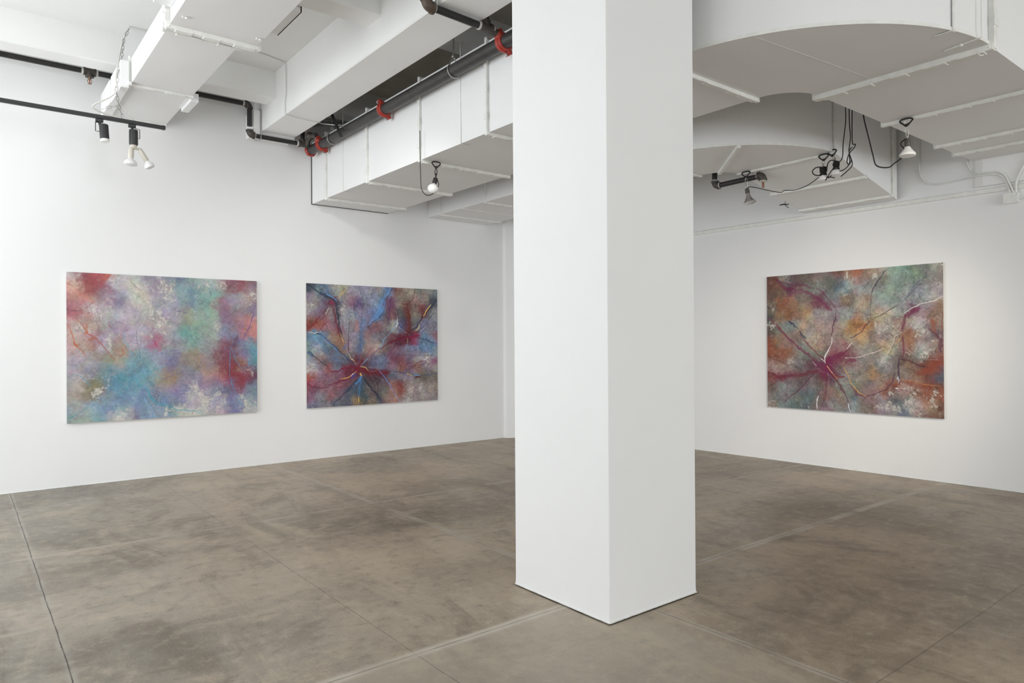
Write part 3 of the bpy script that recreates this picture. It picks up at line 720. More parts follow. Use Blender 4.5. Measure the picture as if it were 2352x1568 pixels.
        tot_ = sum(math.hypot((b_[0]-a_[0])*aspect, b_[1]-a_[1]) for a_, b_ in zip(P[:-1], P[1:]))+1e-6; run = 0.0
        for (ax, ay), (bx, by) in zip(P[:-1], P[1:]):
            ax *= aspect; bx *= aspect; ex, ey = bx-ax, by-ay; L2 = ex*ex+ey*ey+1e-9
            t_ = np.clip(((X-ax)*ex+(Y_-ay)*ey)/L2, 0, 1)
            ll = math.sqrt(L2); pos = (run+t_*ll)/tot_
            tp = 0.45+0.55*np.clip(np.minimum(pos, 1-pos)*5, 0, 1)
            run += ll
            D = np.minimum(D, np.hypot(X-ax-t_*ex, Y_-ay-t_*ey)/tp)
        half = wd*0.5*(0.55+0.9*lw[j0:j1, i0:i1])+(0.35*wd*fine[j0:j1, i0:i1] if soft else 0)
        if soft:
            A = al*sstep(1.0, 0.25, D/(half*1.35+1e-4)+0.5*fine[j0:j1, i0:i1])
        else:
            hw = np.maximum(half, 0.0012); A = al*sstep(1.25, 0.6, D/hw)
        C_ = np.array(lin(hx))*(1+0.5*fine[j0:j1, i0:i1])[..., None]
        col[j0:j1, i0:i1] = col[j0:j1, i0:i1]*(1-A[..., None])+C_*A[..., None]
    return np.clip(col*gain, 0.004, 1)
def canvas_material():
    m, b, t = newmat('painted_canvas', 0.5, 0, 0.35)
    a = t.node('ShaderNodeVertexColor'); a.layer_name = 'pigment'
    t.link(a.outputs['Color'], b.inputs['Base Color'])
    bp = t.node('ShaderNodeBump'); bp.inputs['Strength'].default_value = 0.25; bp.inputs['Distance'].default_value = 0.002
    t.link(t.noise(t.coord(), 120, 3), bp.inputs['Height']); t.link(bp.outputs[0], b.inputs['Normal'])
    return m
MCAN = canvas_material()
def painting(data, c, du, W, H, z0, seed, label, gain=1.0, nx=760, ragged=1.0, sat=1.0, roots=(), tex=1.0):
    """c: bottom-left point of the canvas against the wall; du: unit vector along its width; depth points into the room"""
    du = Vector(du).normalized(); dn = Vector((0, 0, 1)).cross(du)          # into the wall
    dn = -dn; D = 0.036
    ny = int(nx*H/W)
    root = thing('painting', (c[0]+du.x*W/2, c[1]+du.y*W/2, z0), label, 'painting', None)
    col = make_canvas_colors(data, nx, ny, W/H, seed, gain, ragged, sat, roots, tex, 0.038 if tex < 1 else 0.030)
    u = np.linspace(0, 1, nx); v = np.linspace(0, 1, ny); U, V = np.meshgrid(u, v)
    loc = wloc(root); o3 = Vector((c[0], c[1], z0))+dn*D-loc
    Z = (H*(1-V)); PX = o3.x+du.x*U*W; PY = o3.y+du.y*U*W; PZ = o3.z+Z
    co_ = np.stack([PX, PY, PZ], -1).reshape(-1, 3)
    me = bpy.data.meshes.new('canvas'); me.vertices.add(nx*ny); me.vertices.foreach_set('co', co_.ravel())
    i, j = np.meshgrid(np.arange(nx-1), np.arange(ny-1)); a = (j*nx+i).ravel()
    F = np.stack([a, a+nx, a+nx+1, a+1], -1); nf = len(F)
    me.loops.add(nf*4); me.loops.foreach_set('vertex_index', F.ravel().astype(np.int32))
    me.polygons.add(nf); me.polygons.foreach_set('loop_start', np.arange(0, nf*4, 4, dtype=np.int32))
    me.update(calc_edges=True)
    at = me.color_attributes.new('pigment', 'FLOAT_COLOR', 'POINT')
    at.data.foreach_set('color', np.concatenate([col.reshape(-1, 3), np.ones((nx*ny, 1))], 1).astype(np.float32).ravel())
    me.materials.append(MCAN)
    co2 = bpy.data.objects.new('canvas', me); COL.objects.link(co2); co2.parent = root
    # folded canvas over the stretcher: four sides and the back
    g = G(); A = Vector((c[0], c[1], z0)); e = 0.0015
    def P(a_, d, z): return A+du*a_+dn*d+Vector((0, 0, z))
    vs = []
    for d, ins in ((0.012, 0.006), (D-0.004, 0.0), (D-e, 0.0015)):
        vs += [P(ins, d, ins), P(W-ins, d, ins), P(W-ins, d, H-ins), P(ins, d, H-ins)]
    fs = []
    for q in range(2):
        for k_ in range(4): fs.append((q*4+k_, q*4+(k_+1) % 4, (q+1)*4+(k_+1) % 4, (q+1)*4+k_))
    fs += [(3, 2, 1, 0), (8, 9, 10, 11)]
    g.add(vs, fs); o = build(g, 'canvas_edge', MEDGE, root); o['label'] = 'pale folded canvas side'
    g = G(); w_ = 0.05
    for a0, a1, b0, b1 in ((0.01, W-0.01, 0.01, 0.01+w_), (0.01, W-0.01, H-0.01-w_, H-0.01), (0.01, 0.01+w_, 0.07, H-0.07), (W-0.01-w_, W-0.01, 0.07, H-0.07)):
        g = G(); q = [P(a0, 0.0, b0), P(a1, 0.0, b0), P(a1, 0.0, b1), P(a0, 0.0, b1), P(a0, 0.012, b0), P(a1, 0.012, b0), P(a1, 0.012, b1), P(a0, 0.012, b1)]
        g.add(q, [(3, 2, 1, 0), (4, 5, 6, 7), (0, 1, 5, 4), (1, 2, 6, 5), (2, 3, 7, 6), (3, 0, 4, 7)])
        build(g, 'stretcher_bar', MEDGE, root)
    return root
painting(PAINT_1, (0.880, YL-0.001), (1, 0, 0), 1.996, 1.613, 0.674, 11,
         'abstract canvas of pale blue, lilac and teal with red upper left corner, on left wall', 1.02, ragged=1.1, sat=0.76, roots=((0.33, 0.64, 7, 0.03), (0.86, 0.5, 6, 0.025), (0.12, 0.2, 6, 0.025), (0.6, 0.3, 6, 0.02), (0.7, 0.85, 7, 0.022)), tex=0.6)
painting(PAINT_2, (3.509, YL-0.001), (1, 0, 0), 1.995, 1.623, 0.672, 23,
         'large abstract canvas of slate blue and purple bursting from a crimson centre, nearer the pillar', 1.05, ragged=0.6, sat=0.82, roots=((0.39, 0.68, 30, 0.045), (0.78, 0.42, 16, 0.035), (0.2, 0.15, 10, 0.03)))
painting(PAINT_3, (XR(4.926)-0.001, 4.926), (0.0345, -1, 0), 2.003, 1.647, 0.6755, 37,
         'large abstract canvas of rust, sage and magenta with white lightning lines, on the right wall', 0.95, ragged=0.8, sat=0.85, roots=((0.33, 0.66, 26, 0.04), (0.77, 0.5, 18, 0.035), (0.5, 0.3, 12, 0.04)))

# ------------------------------------------------------------ ducts
def seam_panel(g, lo, hi, z, lift=0.006):
    """cross-broken sheet: four triangles meeting at a slightly lowered centre"""
    x0, y0 = lo; x1, y1 = hi
    g.add([(x0, y0, z), (x1, y0, z), (x1, y1, z), (x0, y1, z), ((x0+x1)/2, (y0+y1)/2, z-lift)],
          [(0, 1, 4), (1, 2, 4), (2, 3, 4), (3, 0, 4)])
def flange_ring(root, c, lo, hi, z0, z1, along, w=0.034, t=0.028, over=0.018, sides=(1, 1), label=None):
    """angle-iron frame around a duct; along = axis the duct runs on; lo/hi across; only the visible three sides plus top"""
    g = G()
    def bx(a0, a1, b0, b1, q0=-w/2, q1=w/2, bev=0.004):
        if along == 'y': g.box((a0, c+q0, b0), (a1, c+q1, b1), bev)
        else: g.box((c+q0, a0, b0), (c+q1, a1, b1), bev)
    bx(lo-over-t*0.3, hi+over+t*0.3, z0-t, z0+0.002)                # bottom bar, ends stand proud
    bx(lo-t, lo+0.002, z0-t+0.005, z1+0.03, -w/2+0.003, w/2-0.003); bx(hi-0.002, hi+t, z0-t+0.005, z1+0.03, -w/2+0.003, w/2-0.003)
    bx(lo-t+0.004, hi+t-0.004, z1+0.002, z1+t)
    # drive cleats and corner bolts give the bars their lumpy look
    n = max(2, int((hi-lo)/0.22)); random.seed(int(c*1000) % 997)
    for k in range(n):
        a = lo+(hi-lo)*(k+0.5)/n+random.uniform(-0.03, 0.03); L = random.uniform(0.05, 0.10)
        bx(a-L, a+L, z0-t-0.005, z0-t+0.004, -w/2-0.004, w/2+0.004, 0.002)
    for a in (lo-t*0.2, hi+t*0.2):
        for s_ in (-1, 1):
            if along == 'y': g.ball((a, c+s_*w*0.5, z0-t*0.5), 0.009, 8)
            else: g.ball((c+s_*w*0.5, a, z0-t*0.5), 0.009, 8)
    for k in range(3):
        b = z0+(z1-z0)*(k+0.6)/3.4
        bx(lo-t-0.005, lo-t+0.004, b-0.03, b+0.03, -w/2-0.004, w/2+0.004, 0.002)
    return build(g, 'flange', MF, root)
def duct_straight(root, along, a0, a1, lo, hi, z0, z1, splits, name='duct_body', mat=None):
    g = G(); cuts = sorted([a0]+[s_ for s_ in splits if a0 < s_ < a1]+[a1])
    for p, q in zip(cuts[:-1], cuts[1:]):
        if along == 'y':
            seam_panel(g, (lo, p), (hi, q), z0); A = [(lo, p), (hi, p), (hi, q), (lo, q)]
        else:
            seam_panel(g, (p, lo), (q, hi), z0); A = [(p, lo), (q, lo), (q, hi), (p, hi)]
        g.add([(x, y, z1) for x, y in A], [(0, 1, 2, 3)])
        sides = ((0, 3), (1, 2)) if along == 'y' else ((0, 1), (3, 2))
        for i, j in sides:
            m_ = ((A[i][0]+A[j][0])/2, (A[i][1]+A[j][1])/2)
            if along == 'y': m_ = (m_[0]+(-0.004 if i == 0 else 0.004), m_[1])
            else: m_ = (m_[0], m_[1]+(-0.004 if i == 0 else 0.004))
            g.add([(*A[i], z0), (*A[j], z0), (*A[j], z1), (*A[i], z1), (*m_, (z0+z1)/2)], [(0, 1, 4), (1, 2, 4), (2, 3, 4), (3, 0, 4)])
    for c in (a0, a1):
        A = [(lo, c), (hi, c)] if along == 'y' else [(c, lo), (c, hi)]
        g.add([(*A[0], z0), (*A[1], z0), (*A[1], z1), (*A[0], z1)], [(0, 1, 2, 3)])
    return build(g, name, mat or MD, root)
def duct_elbow(root, cx, cy, ri, ro, z0, z1, n=36):
    """quarter turn from running +Y (at x < cx) to running +X (at y < cy)"""
    g = G(); vs = []; fs = []
    for i in range(n+1):
        a = PI+PI/2*i/n; c, s_ = math.cos(a), math.sin(a)
        rm = (ri+ro)/2; dz = 0.0
        vs += [(cx+ri*c, cy+ri*s_, z0), (cx+rm*c, cy+rm*s_, z0+dz), (cx+ro*c, cy+ro*s_, z0), (cx+ro*c, cy+ro*s_, z1), (cx+ri*c, cy+ri*s_, z1)]
    for i in range(n):
        for k in range(5): fs.append((i*5+k, i*5+(k+1) % 5, (i+1)*5+(k+1) % 5, (i+1)*5+k))
    fs += [(4, 3, 2, 1, 0), tuple(n*5+k for k in range(5))]
    g.add(vs, fs)
    o = build(g, 'duct_elbow', MD, root, smooth=True, angle=25)
    # rolled lock seam along the outer lower edge
    g = G(); vs = []; fs = []
    for i in range(n+1):
        a = PI+PI/2*i/n; c, s_ = math.cos(a), math.sin(a)
        for r_, z in ((ro-0.004, z0-0.002), (ro+0.007, z0-0.002), (ro+0.007, z0+0.020), (ro-0.004, z0+0.020)): vs.append((cx+r_*c, cy+r_*s_, z))
    for i in range(n):
        for k in range(4): fs.append((i*4+k, i*4+(k+1) % 4, (i+1)*4+(k+1) % 4, (i+1)*4+k))
    fs += [(0, 1, 2, 3), tuple(n*4+k for k in range(4))]
    build(g.add(vs, fs), 'lock_seam', MF, o, smooth=True)
    return o
# wide duct: from the left wall past the pillar, round an elbow to the right wall
W0, W1, WZ0, WZ1 = 3.607, 4.712, 3.335, 4.13
EX, EY = 5.03, 2.965
wd = thing('air_duct', (4.16, 5.9, WZ0), 'wide white air duct from left wall curving over the pillar to the right wall', 'air duct')
fl_y = [8.27, 7.145, 6.0, 4.87, 3.92]
duct_straight(wd, 'y', EY, YL-0.012, W0, W1, WZ0, WZ1, fl_y)
eb = duct_elbow(wd, EX, EY, EX-W1, EX-W0, WZ0, WZ1)
WY0, WY1 = EY-(EX-W0), EY-(EX-W1)
fl_x = [5.03, 6.13, 7.22, 7.66]
duct_straight(wd, 'x', EX, XR(1.5)-0.0, WY0, WY1, WZ0, WZ1, fl_x)
for c in fl_y: flange_ring(wd, c, W0, W1, WZ0, WZ1, 'y')
flange_ring(wd, EY+0.0, W0, W1, WZ0, WZ1, 'y')
for c in fl_x: flange_ring(wd, c, WY0, WY1, WZ0, WZ1, 'x', w=0.058 if c == 5.03 else 0.036, t=0.036 if c == 5.03 else 0.028)
g = G()  # dark strip drawn in for the shaded crack where duct meets wall
g.box((W0-0.006, YL-0.014, WZ0-0.006), (W0+0.004, YL-0.002, WZ1)); g.box((W0-0.006, YL-0.014, WZ0-0.006), (W1, YL-0.002, WZ0+0.002))
build(g, 'wall_gap_shade', MGAP, wd)['label'] = 'dark strip painting the shade in the gap between duct and wall'
# strap hangers on the face and underside of the wide duct
for y, L in ((7.79, 0.09), (5.285, 0.10)):
    g = G().box((W0-0.008, y-0.004, WZ0-0.006), (W0-0.004, y+0.004, 4.62)); g.box((W0-0.008, y-0.01, WZ0-0.007), (W0+L, y+0.01, WZ0-0.003))
    build(g, 'hanger_strap', MF, wd)
g = G()
a_ = math.radians(253); px, py = EX+1.428*math.cos(a_), EY+1.428*math.sin(a_)
g.box((px-0.012, py-0.006, WZ0), (px+0.012, py, 4.62)); g.box((px-0.02, py-0.004, WZ0-0.008), (px+0.02, py+0.09, WZ0-0.004))
build(g, 'hanger_strap', MF, wd)
g = G().cyl((4.84, 1.525, WZ0-0.005), (4.84, 1.525, 4.62), 0.0035, 6).cyl((4.84, 1.525, WZ0-0.005), (4.88, 1.74, WZ0-0.006), 0.005, 6).ball((4.86, 1.64, WZ0-0.008), 0.011, 8)
build(g, 'hanger_rod', MF, wd)
# seams of the sheet on the elbow's underside
g = G()
def strip(p, q, z, w=0.004):
    P = Vector((*p, z)); Q = Vector((*q, z)); d = (Q-P).normalized(); n_ = Vector((-d.y, d.x, 0))*w
    g.add([P-n_, Q-n_, Q+n_, P+n_, P-n_+Vector((0, 0, -0.0012)), Q-n_+Vector((0, 0, -0.0012)), Q+n_+Vector((0, 0, -0.0012)), P+n_+Vector((0, 0, -0.0012))],
          [(4, 5, 6, 7), (0, 1, 5, 4), (1, 2, 6, 5), (2, 3, 7, 6), (3, 0, 4, 7)])
strip((3.745, 2.37), (4.98, 2.25), WZ0-0.0004)
build(g, 'sheet_seam', MD, eb)
# slim duct behind it, its own elbow and a sloping end at the right wall
N0, N1, NZ0, NZ1 = 5.37, 6.43, 3.346, 4.0
nd = thing('air_duct', (5.9, 6.5, NZ0), 'lower white air duct behind the wide one, turning to meet the right wall', 'air duct')
FX, FY = 6.72, 4.72
fn_y = [8.40, 7.32, 6.78, 5.6]
duct_straight(nd, 'y', FY, YL-0.002, N0, N1, NZ0, NZ1, [8.40, 7.32, 5.6])
duct_elbow(nd, FX, FY, FX-N1, FX-N0, NZ0, NZ1)
M0, M1 = FY-(FX-N0), FY-(FX-N1)
for c in (8.40, 7.32, 5.6, 4.74): flange_ring(nd, c, N0, N1, NZ0, NZ1, 'y', over=0.01, t=0.02)
g = G(); g.box((N0, 7.85, NZ0-0.012), (N1, 7.875, NZ0+0.002), 0.003); build(g, 'stiffener_bar', MF, nd)
XE = XR(3.9)-0.02
g = G(); xs = [6.70, 7.37, 7.98, XE]; zz = [NZ0, 3.21, 3.085, 3.055]; vs = []; fs = []
for x, z in zip(xs, zz): vs += [(x, M0, z), (x, M1, z), (x, M1, NZ1), (x, M0, NZ1)]
for i in range(3):
    for k in range(4): fs.append((i*4+k, i*4+(k+1) % 4, (i+1)*4+(k+1) % 4, (i+1)*4+k))
fs += [(3, 2, 1, 0), (12, 13, 14, 15)]
build(g.add(vs, fs), 'duct_transition', MD, nd)
flange_ring(nd, 6.70, M0, M1, NZ0, NZ1, 'x', w=0.05, t=0.02, over=0.01)
flange_ring(nd, 7.97, M0, M1, 3.09, NZ1, 'x', w=0.05, t=0.022, over=0.01)
g = G(); g.box((7.35, M0-0.0, 3.185), (7.39, M1+0.03, 3.22), 0.004); build(g, 'stiffener_bar', MF, nd)
# slanted stiffener on the elbow underside
g = G(); P = Vector((5.72, 3.78, NZ0-0.014)); Q = Vector((6.47, 4.52, NZ0-0.014)); d = (Q-P).normalized(); n_ = Vector((-d.y, d.x, 0))*0.016; zc = Vector((0, 0, 0.016))
g.add([P-n_-zc, Q-n_-zc, Q+n_-zc, P+n_-zc, P-n_+zc, Q-n_+zc, Q+n_+zc, P+n_+zc], [(3, 2, 1, 0), (4, 5, 6, 7), (0, 1, 5, 4), (1, 2, 6, 5), (2, 3, 7, 6), (3, 0, 4, 7)])
build(g, 'stiffener_bar', MF, nd)
# side duct at left
sd = thing('air_duct', (1.56, 6.0, 4.01), 'bright white air duct hanging over the track at the left, ending at the wall', 'air duct')
duct_straight(sd, 'y', 5.97, YL-0.002, 1.290, 1.838, 4.01, 4.25, [7.50])
duct_straight(sd, 'y', -10.0, 5.95, 1.290, 1.962, 4.01, 4.30, [2.2, 4.0], name='wide_section')
flange_ring(sd, 5.925, 1.290, 1.962, 4.01, 4.30, 'y', w=0.05, t=0.035)
flange_ring(sd, 6.005, 1.290, 1.838, 4.01, 4.25, 'y', w=0.035, t=0.028, over=0.03)
flange_ring(sd, 7.50, 1.290, 1.838, 4.01, 4.25, 'y', w=0.04, t=0.02)
flange_ring(sd, 8.66, 1.290, 1.838, 4.01, 4.25, 'y', w=0.04, t=0.014, over=0.0)
g = G(); g.box((1.198, 7.46, 3.955), (1.268, 8.02, 4.215), 0.003); build(g, 'damper_box', MD, sd)
g = G(); g.box((1.19, 8.05, 3.97), (1.29, 8.60, 4.20), 0.01); build(g, 'damper_box', MD, sd)
g = G(); g.box((1.255, 7.42, 3.975), (1.285, 8.2, 4.008), 0.003); build(g, 'damper_rail', MF, sd)
g = G(); g.box((1.84, 7.54, 3.975), (1.912, 7.95, 4.06), 0.002); build(g, 'damper_box', MD, sd)
g = G(); g.box((1.16, 4.6, 4.12), (1.288, 5.86, 4.42), 0.002); build(g, 'takeoff_box', MD, sd)
g = G(); g.box((1.97, 5.69, 4.30), (2.26, 6.24, 4.46), 0.0); o = build(g, 'takeoff_box', MD, sd)
g = G().cyl((2.26, 5.69, 4.30), (2.26, 6.24, 4.30), 0.004, 6).cyl((2.26, 5.69, 4.30), (2.26, 5.69, 4.46), 0.006, 6)
build(g, 'box_seam', MGAP, o)
for x, y in ((1.33, 5.70), (1.90, 5.74)): build(G().cyl((x, y, 4.0), (x+0.05, y+0.01, 3.998), 0.007, 8).ball((x+0.03, y, 3.998), 0.010, 8), 'drive_screw', MF, sd)

# ------------------------------------------------------------ sprinkler pipes
def coupling(root, c, axis, r, tap=None):
    ax = Vector(axis); c = Vector(c); u = Vector((0, 0, 1)); w_ = ax.cross(u)
    g = G(); L = 0.035
    g.lathe([(-L, r+0.006), (-L+0.008, r+0.014), (-0.012, r+0.016), (-0.0119, r+0.022), (0.012, r+0.022), (0.0121, r+0.016), (L-0.008, r+0.014), (L, r+0.006)], c, ax, 24)
    for s_ in (-1, 1):
        e = c+w_*s_*0.55*(r+0.03)+u*(-s_*0.83)*(r+0.03)
        q = (w_*s_*0.55-u*s_*0.83)
        t_ = q.cross(ax)
        g.add([e-q*0.025-ax*0.028-t_*0.016, e+q*0.022-ax*0.028-t_*0.016, e+q*0.022-ax*0.028+t_*0.016, e-q*0.025-ax*0.028+t_*0.016,
               e-q*0.025+ax*0.028-t_*0.016, e+q*0.022+ax*0.028-t_*0.016, e+q*0.022+ax*0.028+t_*0.016, e-q*0.025+ax*0.028+t_*0.016],
              [(3, 2, 1, 0), (4, 5, 6, 7), (0, 1, 5, 4), (1, 2, 6, 5), (2, 3, 7, 6), (3, 0, 4, 7)])
    if tap is not None:
        t = Vector(tap); g.lathe([(0, 0.045), (r+0.01, 0.042), (r+0.035, 0.036)], c, t, 18)
    o = build(g, 'coupling', MRED, root, smooth=True); o['label'] = 'red grooved clamp coupling'
    for s_ in (-1, 1):
        e = c+w_*s_*0.55*(r+0.035)+u*(-s_*0.83)*(r+0.035); q = (w_*s_*0.55-u*s_*0.83).cross(ax)
        g = G().cyl(e-q*0.038, e+q*0.038, 0.007, 8).cyl(e-q*0.034, e-q*0.024, 0.013, 6).cyl(e+q*0.024, e+q*0.034, 0.013, 6)
        build(g, 'bolt', MGV, o)
    return o
PXm, PZm, PR = 3.497, 3.963, 0.058
mp = thing('sprinkler_main_pipe', (PXm, 6.0, PZm-PR), 'thick black sprinkler pipe with red couplings running along the wide duct', 'pipe')
g = G().cyl((PXm, -10.0, PZm), (PXm, 8.50, PZm), PR, 28)
build(g, 'pipe_run', MBP, mp, smooth=True)
coupling(mp, (PXm, 4.50, PZm), (0, 1, 0), PR, (-0.75, 0, 0.66))
coupling(mp, (PXm, 6.56, PZm), (0, 1, 0), PR)
coupling(mp, (PXm, 8.17, PZm), (0, 1, 0), PR, (-0.72, 0, 0.69))
g = G().lathe([(0, PR+0.004), (0.012, PR+0.016), (0.04, PR+0.016), (0.05, PR), (0.052, PR*0.7)], (PXm, 8.485, PZm), (0, 1, 0), 24)
for k in range(6):
    a = k*PI/3; g.cyl((PXm+0.07*math.cos(a), 8.49, PZm+0.07*math.sin(a)), (PXm+0.07*math.cos(a), 8.53, PZm+0.07*math.sin(a)), 0.009, 6)
o = build(g, 'end_cap', MRED, mp, smooth=True); o['label'] = 'red cap closing the pipe end'
def loop_hanger(root, x, y, z, r, top):
    g = G(); pts = []
    for k in range(25):
        a = -PI*0.5+(k/24-0.5)*2*math.radians(132); pts.append((x+(r+0.006)*math.cos(a), y, z+(r+0.006)*math.sin(a)))
    pts = [(x, y, z+r+0.075)]+pts+[(x, y, z+r+0.075)]
    g.tube(pts, 0.006, 6); g.tube([(x, y-0.012, z+r+0.07), (x, y+0.012, z+r+0.07)], 0.014, 8)
    g.cyl((x, y, z+r+0.06), (x, y, top), 0.006, 8)
    return build(g, 'loop_hanger', MGV, root, smooth=True)
loop_hanger(mp, PXm, 5.24, PZm, PR, CZ); loop_hanger(mp, PXm, 7.86, PZm, PR, CZ)
g = G().box((3.555, 4.60, 3.85), (3.565, 4.61, 3.86)) if False else None

def elbow_fit(root, c, d0, d1, r, mat=MFT, ang=True):
    c = Vector(c); d0 = Vector(d0).normalized(); d1 = Vector(d1).normalized(); k = r*1.75; pts = []
    for i in range(9):
        t_ = i/8; p = (c+d0*k)*(1-t_)**2+c*2*t_*(1-t_)+(c+d1*k)*t_**2; pts.append(p)
    g = G().tube(pts, r*1.30, 16)
    g.cyl(c+d0*k*0.72, c+d0*k*1.15, r*1.48, 16).cyl(c+d1*k*0.72, c+d1*k*1.15, r*1.48, 16)
    o = build(g, 'elbow_fitting', mat, root, smooth=True)
    for q in (d0, d1): build(G().cyl(c+q*k*1.12, c+q*k*1.36, r*1.12, 14), 'thread_tape', MTAPE, o)
    return o
def tee_fit(root, c, ax, br, r):
    c = Vector(c); ax = Vector(ax).normalized(); br = Vector(br).normalized()
    g = G().cyl(c-ax*r*1.9, c+ax*r*1.9, r*1.25, 16).cyl(c, c+br*r*1.9, r*1.25, 16)
    for s_ in (-1, 1): g.cyl(c+ax*s_*r*1.35, c+ax*s_*r*2.0, r*1.42, 16)
    g.cyl(c+br*r*1.35, c+br*r*2.0, r*1.42, 16)
    o = build(g, 'tee_fitting', MFT, root, smooth=True)
    for s_ in (-1, 1): build(G().cyl(c+ax*s_*r*1.95, c+ax*s_*r*2.6, r*1.15, 14), 'thread_tape', MTAPE, o)
    return o
def sprinkler_head(root, c):
    c = Vector(c); g = G()
    g.cyl(c, c-Vector((0, 0, 0.022)), 0.016, 6).cyl(c-Vector((0, 0, 0.022)), c-Vector((0, 0, 0.030)), 0.011, 10)
    for s_ in (-1, 1):
        g.tube([c+Vector((0.008*s_, 0, -0.026)), c+Vector((0.019*s_, 0, -0.036)), c+Vector((0.019*s_, 0, -0.052)), c+Vector((0.006*s_, 0, -0.068)), c+Vector((0, 0, -0.072))], 0.0038, 6)
    g.cyl(c-Vector((0, 0, 0.070)), c-Vector((0, 0, 0.073)), 0.019, 14)
    o = build(g, 'sprinkler_head', MBRASS, root); o['label'] = 'brass pendent sprinkler head'
    g = G().cyl(c-Vector((0, 0, 0.03)), c-Vector((0, 0, 0.066)), 0.005, 8)
    build(g, 'glass_bulb', MORG, o)
    return o
R1 = 0.029
YA, ZA, ZB = 8.50, 4.386, 4.058
br = thing('sprinkler_branch_pipe', (1.5, YA, ZB), 'black sprinkler pipe along the left wall stepping down under the beam', 'pipe')
g = G().cyl((XN+0.02, YA, ZA), (2.762-2*R1, YA, ZA), R1, 18); build(g, 'pipe_run', MB, br, smooth=True)
g = G().cyl((2.72, YA-0.03, ZA-0.06), (2.72, YA-0.03, ZB+0.06), R1, 18); build(g, 'pipe_drop', MB, br, smooth=True)
elbow_fit(br, (2.72, YA-0.02, ZA), (-1, 0, 0), (0, 0, -1), R1); elbow_fit(br, (2.72, YA-0.03, ZB-0.045), (0, 0, 1), (1, 0, 0), R1)
ZC = ZB-0.045
g = G().cyl((2.78, YA-0.03, ZC), (3.33, YA-0.03, ZC), R1*0.92, 18); build(g, 'pipe_run', MB, br, smooth=True)
tee_fit(br, (3.375, YA-0.03, ZC), (1, 0, 0), (0, 0, 1), R1)
g = G().cyl((3.375, YA-0.03, ZC+0.05), (3.375, YA-0.03, 4.62), R1*0.9, 14); build(g, 'pipe_riser', MB, br, smooth=True)
g = G().cyl((3.42, YA-0.05, ZC+0.0), (3.40, 8.33, ZC+0.05), R1*1.2, 16).ball((3.40, 8.30, ZC+0.065), R1*1.75, 14).cyl((3.40, 8.30, ZC+0.065), (3.43, 8.17, ZC+0.05), R1*1.1, 16)
build(g, 'swing_joint', MFT, br, smooth=True)
tee_fit(br, (1.075, YA, ZA), (1, 0, 0), (0, 0, -1), R1); sprinkler_head(br, (1.075, YA, ZA-0.055))
g = G().cyl((0.77, YA-0.01, ZA-0.01), (0.79, YA+0.0, ZA+0.03), 0.012, 8); build(g, 'pipe_coupler', MTAPE, br)
g = G().cyl((2.845, YA-0.045, ZC+0.02), (2.845, YA-0.045, 4.33), 0.007, 8)
pts = [(2.845, YA-0.03+0.036*math.cos(a), ZC+0.036*math.sin(a)) for a in [2*PI*k/16 for k in range(16)]]
g.tube(pts, 0.005, 6, closed=True); build(g, 'hanger_rod', MGV, br, smooth=True)
YN = 4.50
b2 = thing('sprinkler_branch_pipe', (3.0, YN, 4.03), 'short black sprinkler pipe crossing under the beam at the top, beside the pillar', 'pipe')
g = G().cyl((2.815, YN, 4.05), (3.26, YN, 4.035), R1, 18); build(g, 'pipe_run', MB, b2, smooth=True)
g = G().cyl((2.76, YN, 4.10), (2.76, YN, 4.62), R1, 18); build(g, 'pipe_drop', MB, b2, smooth=True)
elbow_fit(b2, (2.76, YN, 4.045), (0, 0, 1), (1, 0, 0), R1*1.1, MBR)
tee_fit(b2, (3.315, YN, 4.035), (1, 0, 0), (0, 0, 1), R1)
g = G().cyl((3.315, YN, 4.09), (3.315, YN, 4.64), R1*0.9, 14); build(g, 'pipe_riser', MB, b2, smooth=True)
g = G().cyl((3.37, YN, 4.03), (3.44, YN, 4.01), R1*1.05, 16); build(g, 'pipe_nipple', MFT, b2, smooth=True)
g = G().cyl((2.825, YN-0.03, 4.08), (2.825, YN-0.03, 4.33), 0.006, 8); build(g, 'hanger_rod', MGV, b2)
pd = thing('sprinkler_drop_pipe', (6.75, 4.4, 3.28), 'short black pipe with one sprinkler head hanging below the far duct at the right', 'pipe')
g = G().cyl((6.75, 4.78, 3.31), (6.75, 4.78, 4.62), R1, 18); build(g, 'pipe_drop', MB, pd, smooth=True)
elbow_fit(pd, (6.75, 4.775, 3.275), (0, 0, 1), (0, -1, 0), R1)
g = G().cyl((6.75, 4.71, 3.275), (6.75, 4.24, 3.28), R1, 18); build(g, 'pipe_run', MB, pd, smooth=True)
elbow_fit(pd, (6.75, 4.17, 3.285), (0, 1, 0), (0, 0, -1), R1); sprinkler_head(pd, (6.75, 4.17, 3.225))

# two short black struts stuck between beam and main pipe
g = G(); P = Vector((3.46, 7.40, 3.885)); Q = Vector((3.40, 7.74, 4.34))
def bar(g, P, Q, a=0.02, b=0.02):
    P = Vector(P); Q = Vector(Q); d = (Q-P).normalized(); u = d.orthogonal().normalized()*a; v = d.cross(u.normalized())*b
    g.add([P-u-v, P+u-v, P+u+v, P-u+v, Q-u-v, Q+u-v, Q+u+v, Q-u+v], [(3, 2, 1, 0), (4, 5, 6, 7), (0, 1, 5, 4), (1, 2, 6, 5), (2, 3, 7, 6), (3, 0, 4, 7)])
bar(g, (3.405, 7.41, 3.87), (3.385, 7.80, 4.40), 0.017, 0.017)
tag(build(g, 'pipe_brace', MBLK), 'black square-bar brace slanting across the main pipe near the left wall', 'brace')
g = G(); bar(g, (3.20, 8.10, 4.17), (3.58, 7.92, 4.15)) if False else bar(g, (3.30, 8.13, 4.16), (3.60, 7.80, 4.14))
